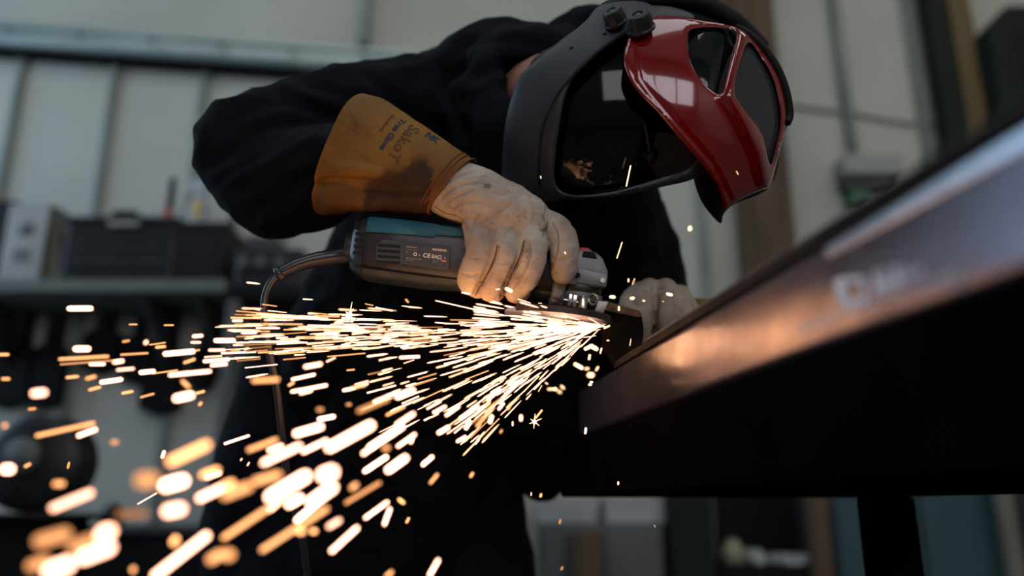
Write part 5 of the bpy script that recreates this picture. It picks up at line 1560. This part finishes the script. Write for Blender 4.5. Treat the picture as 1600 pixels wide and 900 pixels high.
SPECIAL = {
 (1078,357): 'round white spark hanging in front of the pale wall, above the left glove',
 (982,275): 'thin yellow spark line falling below the dark visor',
 (968,391): 'thin yellow spark line just above the grinder head',
 (1152,270): 'tiny orange spark on the lower red of the mask',
 (845,277): 'tiny red-orange spark left of the visor, above the glove knuckles',
 (843,345): 'hair-thin spark line across the glove knuckles',
 (795,453): 'white oval spark on the middle fingertips of the right glove',
 (728,458): 'white dash of a spark under the little fingertip of the right glove',
 (717,478): 'long thin yellow spark line just below the glove fingertips',
 (125,482): 'topmost bright spark dash at the far left, below the shelf',
 (128,545): 'fat white spark dash second from the top at the far left',
 (61,614): 'blurred round peach spark at the left, above the big dark wheel',
 (102,671): 'long dim orange streak crossing the top of the big dark wheel',
 (12,733): 'white glowing blob at the left edge over the wheel hub',
 (165,833): 'large white glowing disc of a spark at lower left',
 (92,887): 'white blob cut by the bottom edge at lower left',
 (283,868): 'long peach streak rising at the bottom left, right of the white blobs',
 (287,620): 'fat white spark alone in front of the pale wall between shelf and wheel',
 (415,594): 'wide flat orange streak crossing the hanging grinder cord',
 (538,843): 'lone peach streak low in the middle, below the thick spray',
 (678,887): 'peach streak cut by the bottom edge, right of the spray',
 (915,673): 'short upright spark at the bottom edge of the beam left end',
 (966,755): 'tiny upright white spark on the black bench side',
 (1046,460): 'white spark dash in front of the left glove knuckles',
 (957,464): 'pale yellow oval spark left of the left glove',
 (1034,556): 'small starry spark landing on the beam face',
 (814,653): 'round upright yellow-white spark below the spray, left of the beam end',
 (1023,822): 'faint tiny spark in the dark under the bench',
 (668,720): 'bright dash detached at the right lower side of the thick spray',
}
AREAS = [(0, 0, 1600, 360, 'above the glove and visor height'), (700, 360, 860, 480, 'over the right glove fingertips'), (860, 360, 1100, 480, 'between the grinder head and the left glove'),
 (930, 480, 1100, 620, 'on the face of the beam left end'), (890, 530, 935, 625, 'just under the disc contact'), (840, 560, 890, 625, 'in the cluster below the disc'), (800, 625, 1100, 900, 'in the dark under the bench end'),
 (0, 480, 70, 700, 'at the very left edge above the big wheel'), (70, 480, 165, 535, 'below the left end of the shelf'), (70, 535, 165, 620, 'in the leftmost part of the level stream'), (165, 480, 240, 560, 'over the hanging tools'),
 (165, 560, 240, 660, 'just under the level stream, over the pale wall'), (240, 480, 330, 545, 'at the upper side of the level stream near the worker'), (240, 545, 330, 600, 'in the middle of the level stream near the worker'), (240, 600, 330, 660, 'over the pale wall beside the worker hip'),
 (330, 480, 400, 590, 'where the level stream reaches the dark trousers'), (400, 460, 700, 545, 'in the upper stream right of the cord'), (400, 545, 520, 650, 'crossing the hanging cord'), (520, 545, 660, 600, 'under the upper stream, mid-way to the disc'),
 (520, 600, 660, 665, 'between the upper stream and the lower spray'), (0, 620, 150, 800, 'in front of the big dark wheel'), (0, 800, 120, 900, 'in the bottom left corner'), (120, 780, 250, 900, 'above the bottom edge right of the corner'),
 (150, 660, 260, 780, 'over the pale wall left of the blob cluster'), (250, 680, 320, 830, 'in the blurred cluster beside the trousers'), (250, 830, 400, 900, 'along the bottom edge over the trousers'), (320, 680, 400, 830, 'at the trousers edge in the lower spray'),
 (400, 650, 470, 740, 'at the upper left of the thick spray'), (400, 740, 540, 800, 'in the white heart of the thick spray'), (400, 800, 560, 900, 'under the thick spray'), (470, 650, 570, 740, 'at the top middle of the thick spray'),
 (540, 740, 660, 900, 'below the right end of the thick spray'), (570, 665, 700, 740, 'at the right end of the thick spray'), (660, 620, 760, 700, 'below the dense fan'), (660, 700, 760, 900, 'low and alone right of the thick spray'), (740, 560, 840, 660, 'at the lower edge of the dense fan'), (660, 480, 960, 620, 'in the dense fan left of the disc')]
def describe(u, v, L, w, b):
    sz = 'broad' if w >= 20 else ('thick' if w >= 9 else ('slender' if w >= 4 else 'hair-thin'))
    sh = ('dot' if w < 20 else 'blob') if L < 1.7 * w else ('dash' if L < 3.6 * w and L < 60 else 'streak')
    br = 'white-hot' if b >= 3.5 else ('bright peach' if b >= 2 else ('orange' if b >= .9 else 'dim orange'))
    for x0, y0, x1, y1, t in AREAS:
        if x0 <= u < x1 and y0 <= v < y1: return '%s %s spark %s %s' % (sz, br, sh, t)
    return '%s %s spark %s' % (sz, br, sh) + ' in the spray left of the disc'
for h in HAND:
    if (h[0], h[1]) in SPECIAL: spark(*h, label=SPECIAL[(h[0], h[1])], group='sparks')
    else:
        ds = describe(h[0], h[1], h[2], h[3], (list(h) + [0, 1])[5])
        spark(*h, label=ds, group=ds[:60])

def fan_item(rng):
    """one streak of the fan: (u, v, L, w, ang, b)"""
    r = rng.random()
    if r < .62:     # flat upper stream
        x = 940 - 570 * rng.random() ** .85
        t = (940 - x) / 570
        y0 = 509 - 8 * t; spread = 7 + 36 * t ** .8
        y = y0 + rng.gauss(0.45, .55) * spread
        ang = (math.degrees(math.atan2(y - 509, 940 - x)) if x < 920 else 10) * .9 + rng.gauss(0, 1.5)
        L = 12 + 40 * rng.random() * (.5 + t); w = 1.3 + 2.6 * t * rng.random() + .6 * rng.random()
    else:           # lower streams
        a = math.radians(rng.choice([rng.uniform(6, 18), rng.uniform(18, 34), rng.uniform(26, 38), rng.uniform(30, 44)]))
        R = 40 + (330 if a < .5 else 235) * rng.random() ** .9
        x = 940 - R * math.cos(a); y = 512 + R * math.sin(a)
        t = R / 370
        ang = math.degrees(a) * 1.05 + rng.gauss(0, 2)
        L = 12 + 34 * rng.random() * (.5 + t); w = 1.3 + 3.4 * t * rng.random() + .6 * rng.random()
    b = rng.choice([.35, .5, .8, 1.2, 2.4])
    return x, y, L, w, ang, b
rng = random.Random(11)
items = [fan_item(rng) for _ in range(330)]
items.sort(key=lambda q: -q[2] * q[3])
nind = 300 - len(HAND)
for q in items[:nind]:
    x, y, L, w, ang, b = q
    ds = describe(x, y, L, w, b)
    spark(x, y, L, w, ang, b, ds, ds[:60], d=.875 - .10 * (940 - x) / 570 * rng.random() - .02 * rng.random())
# all the remaining hair-fine sparks of the fan
rest = items[nind:] + [fan_item(rng) for _ in range(220)]
for k in range(150):   # white-hot root
    a = math.radians(rng.gauss(6, 13)); R = 10 + 190 * rng.random()
    rest.append((942 - R * math.cos(a), 510 + R * math.sin(a), 16 + 30 * rng.random(), 1.8 + 2.0 * rng.random(), math.degrees(a), 4))
bm = bmesh.new()
for x, y, L, w, ang, b in rest:
    d = .88 - .12 * rng.random() * min(1, (945 - x) / 300 + .3) + .02 * rng.random()
    a = math.radians(ang); dv = (R_ * math.cos(a) + U_ * math.sin(a) + F_ * .15).normalized()
    c = W(x, y, d); l = L * d / FPX / 2; r = .42 * w * d / FPX
    add_tube(bm, [c - dv * l, c - dv * l * .8, c + dv * l * .6, c + dv * l], [r * .3, r, r * .8, r * .15], 6)
fm = emit('fan_spark_glow', (1.0, .49, .29), 3.6); fm.cycles.emission_sampling = 'NONE'
o = from_bm('fine_sparks', bm, fm)
tag(o, 'fan of countless hair-fine white-yellow sparks streaming left from the disc', 'sparks', kind='stuff')
# two bursting sparks with rays
def burst(u, v, d, rays, R, label):
    bm = bmesh.new(); c = W(u, v, d); rr = random.Random(u)
    for k in range(rays):
        a = 2 * math.pi * (k + rr.random() * .6) / rays; l = R * (.35 + .65 * rr.random()) * d / FPX
        dv = R_ * math.cos(a) + U_ * math.sin(a) + F_ * rr.uniform(-.4, .4)
        add_tube(bm, [c, c + dv * l * .5, c + dv * l], [.0007, .0004, .0001], 5)
    bmesh.ops.create_icosphere(bm, subdivisions=2, radius=.0022, matrix=Matrix.Translation(c))
    m = emit('burst_glow', (1.0, .6, .3), 5.0); m.cycles.emission_sampling = 'NONE'
    tag(from_bm('bursting_spark', bm, m), label, 'spark', 'bursting sparks')
burst(546, 493, .85, 9, 22, 'bursting star-shaped spark above the upper stream, right of the cord')
burst(835, 659, .85, 6, 13, 'bursting star-shaped spark in the dark below the spray')
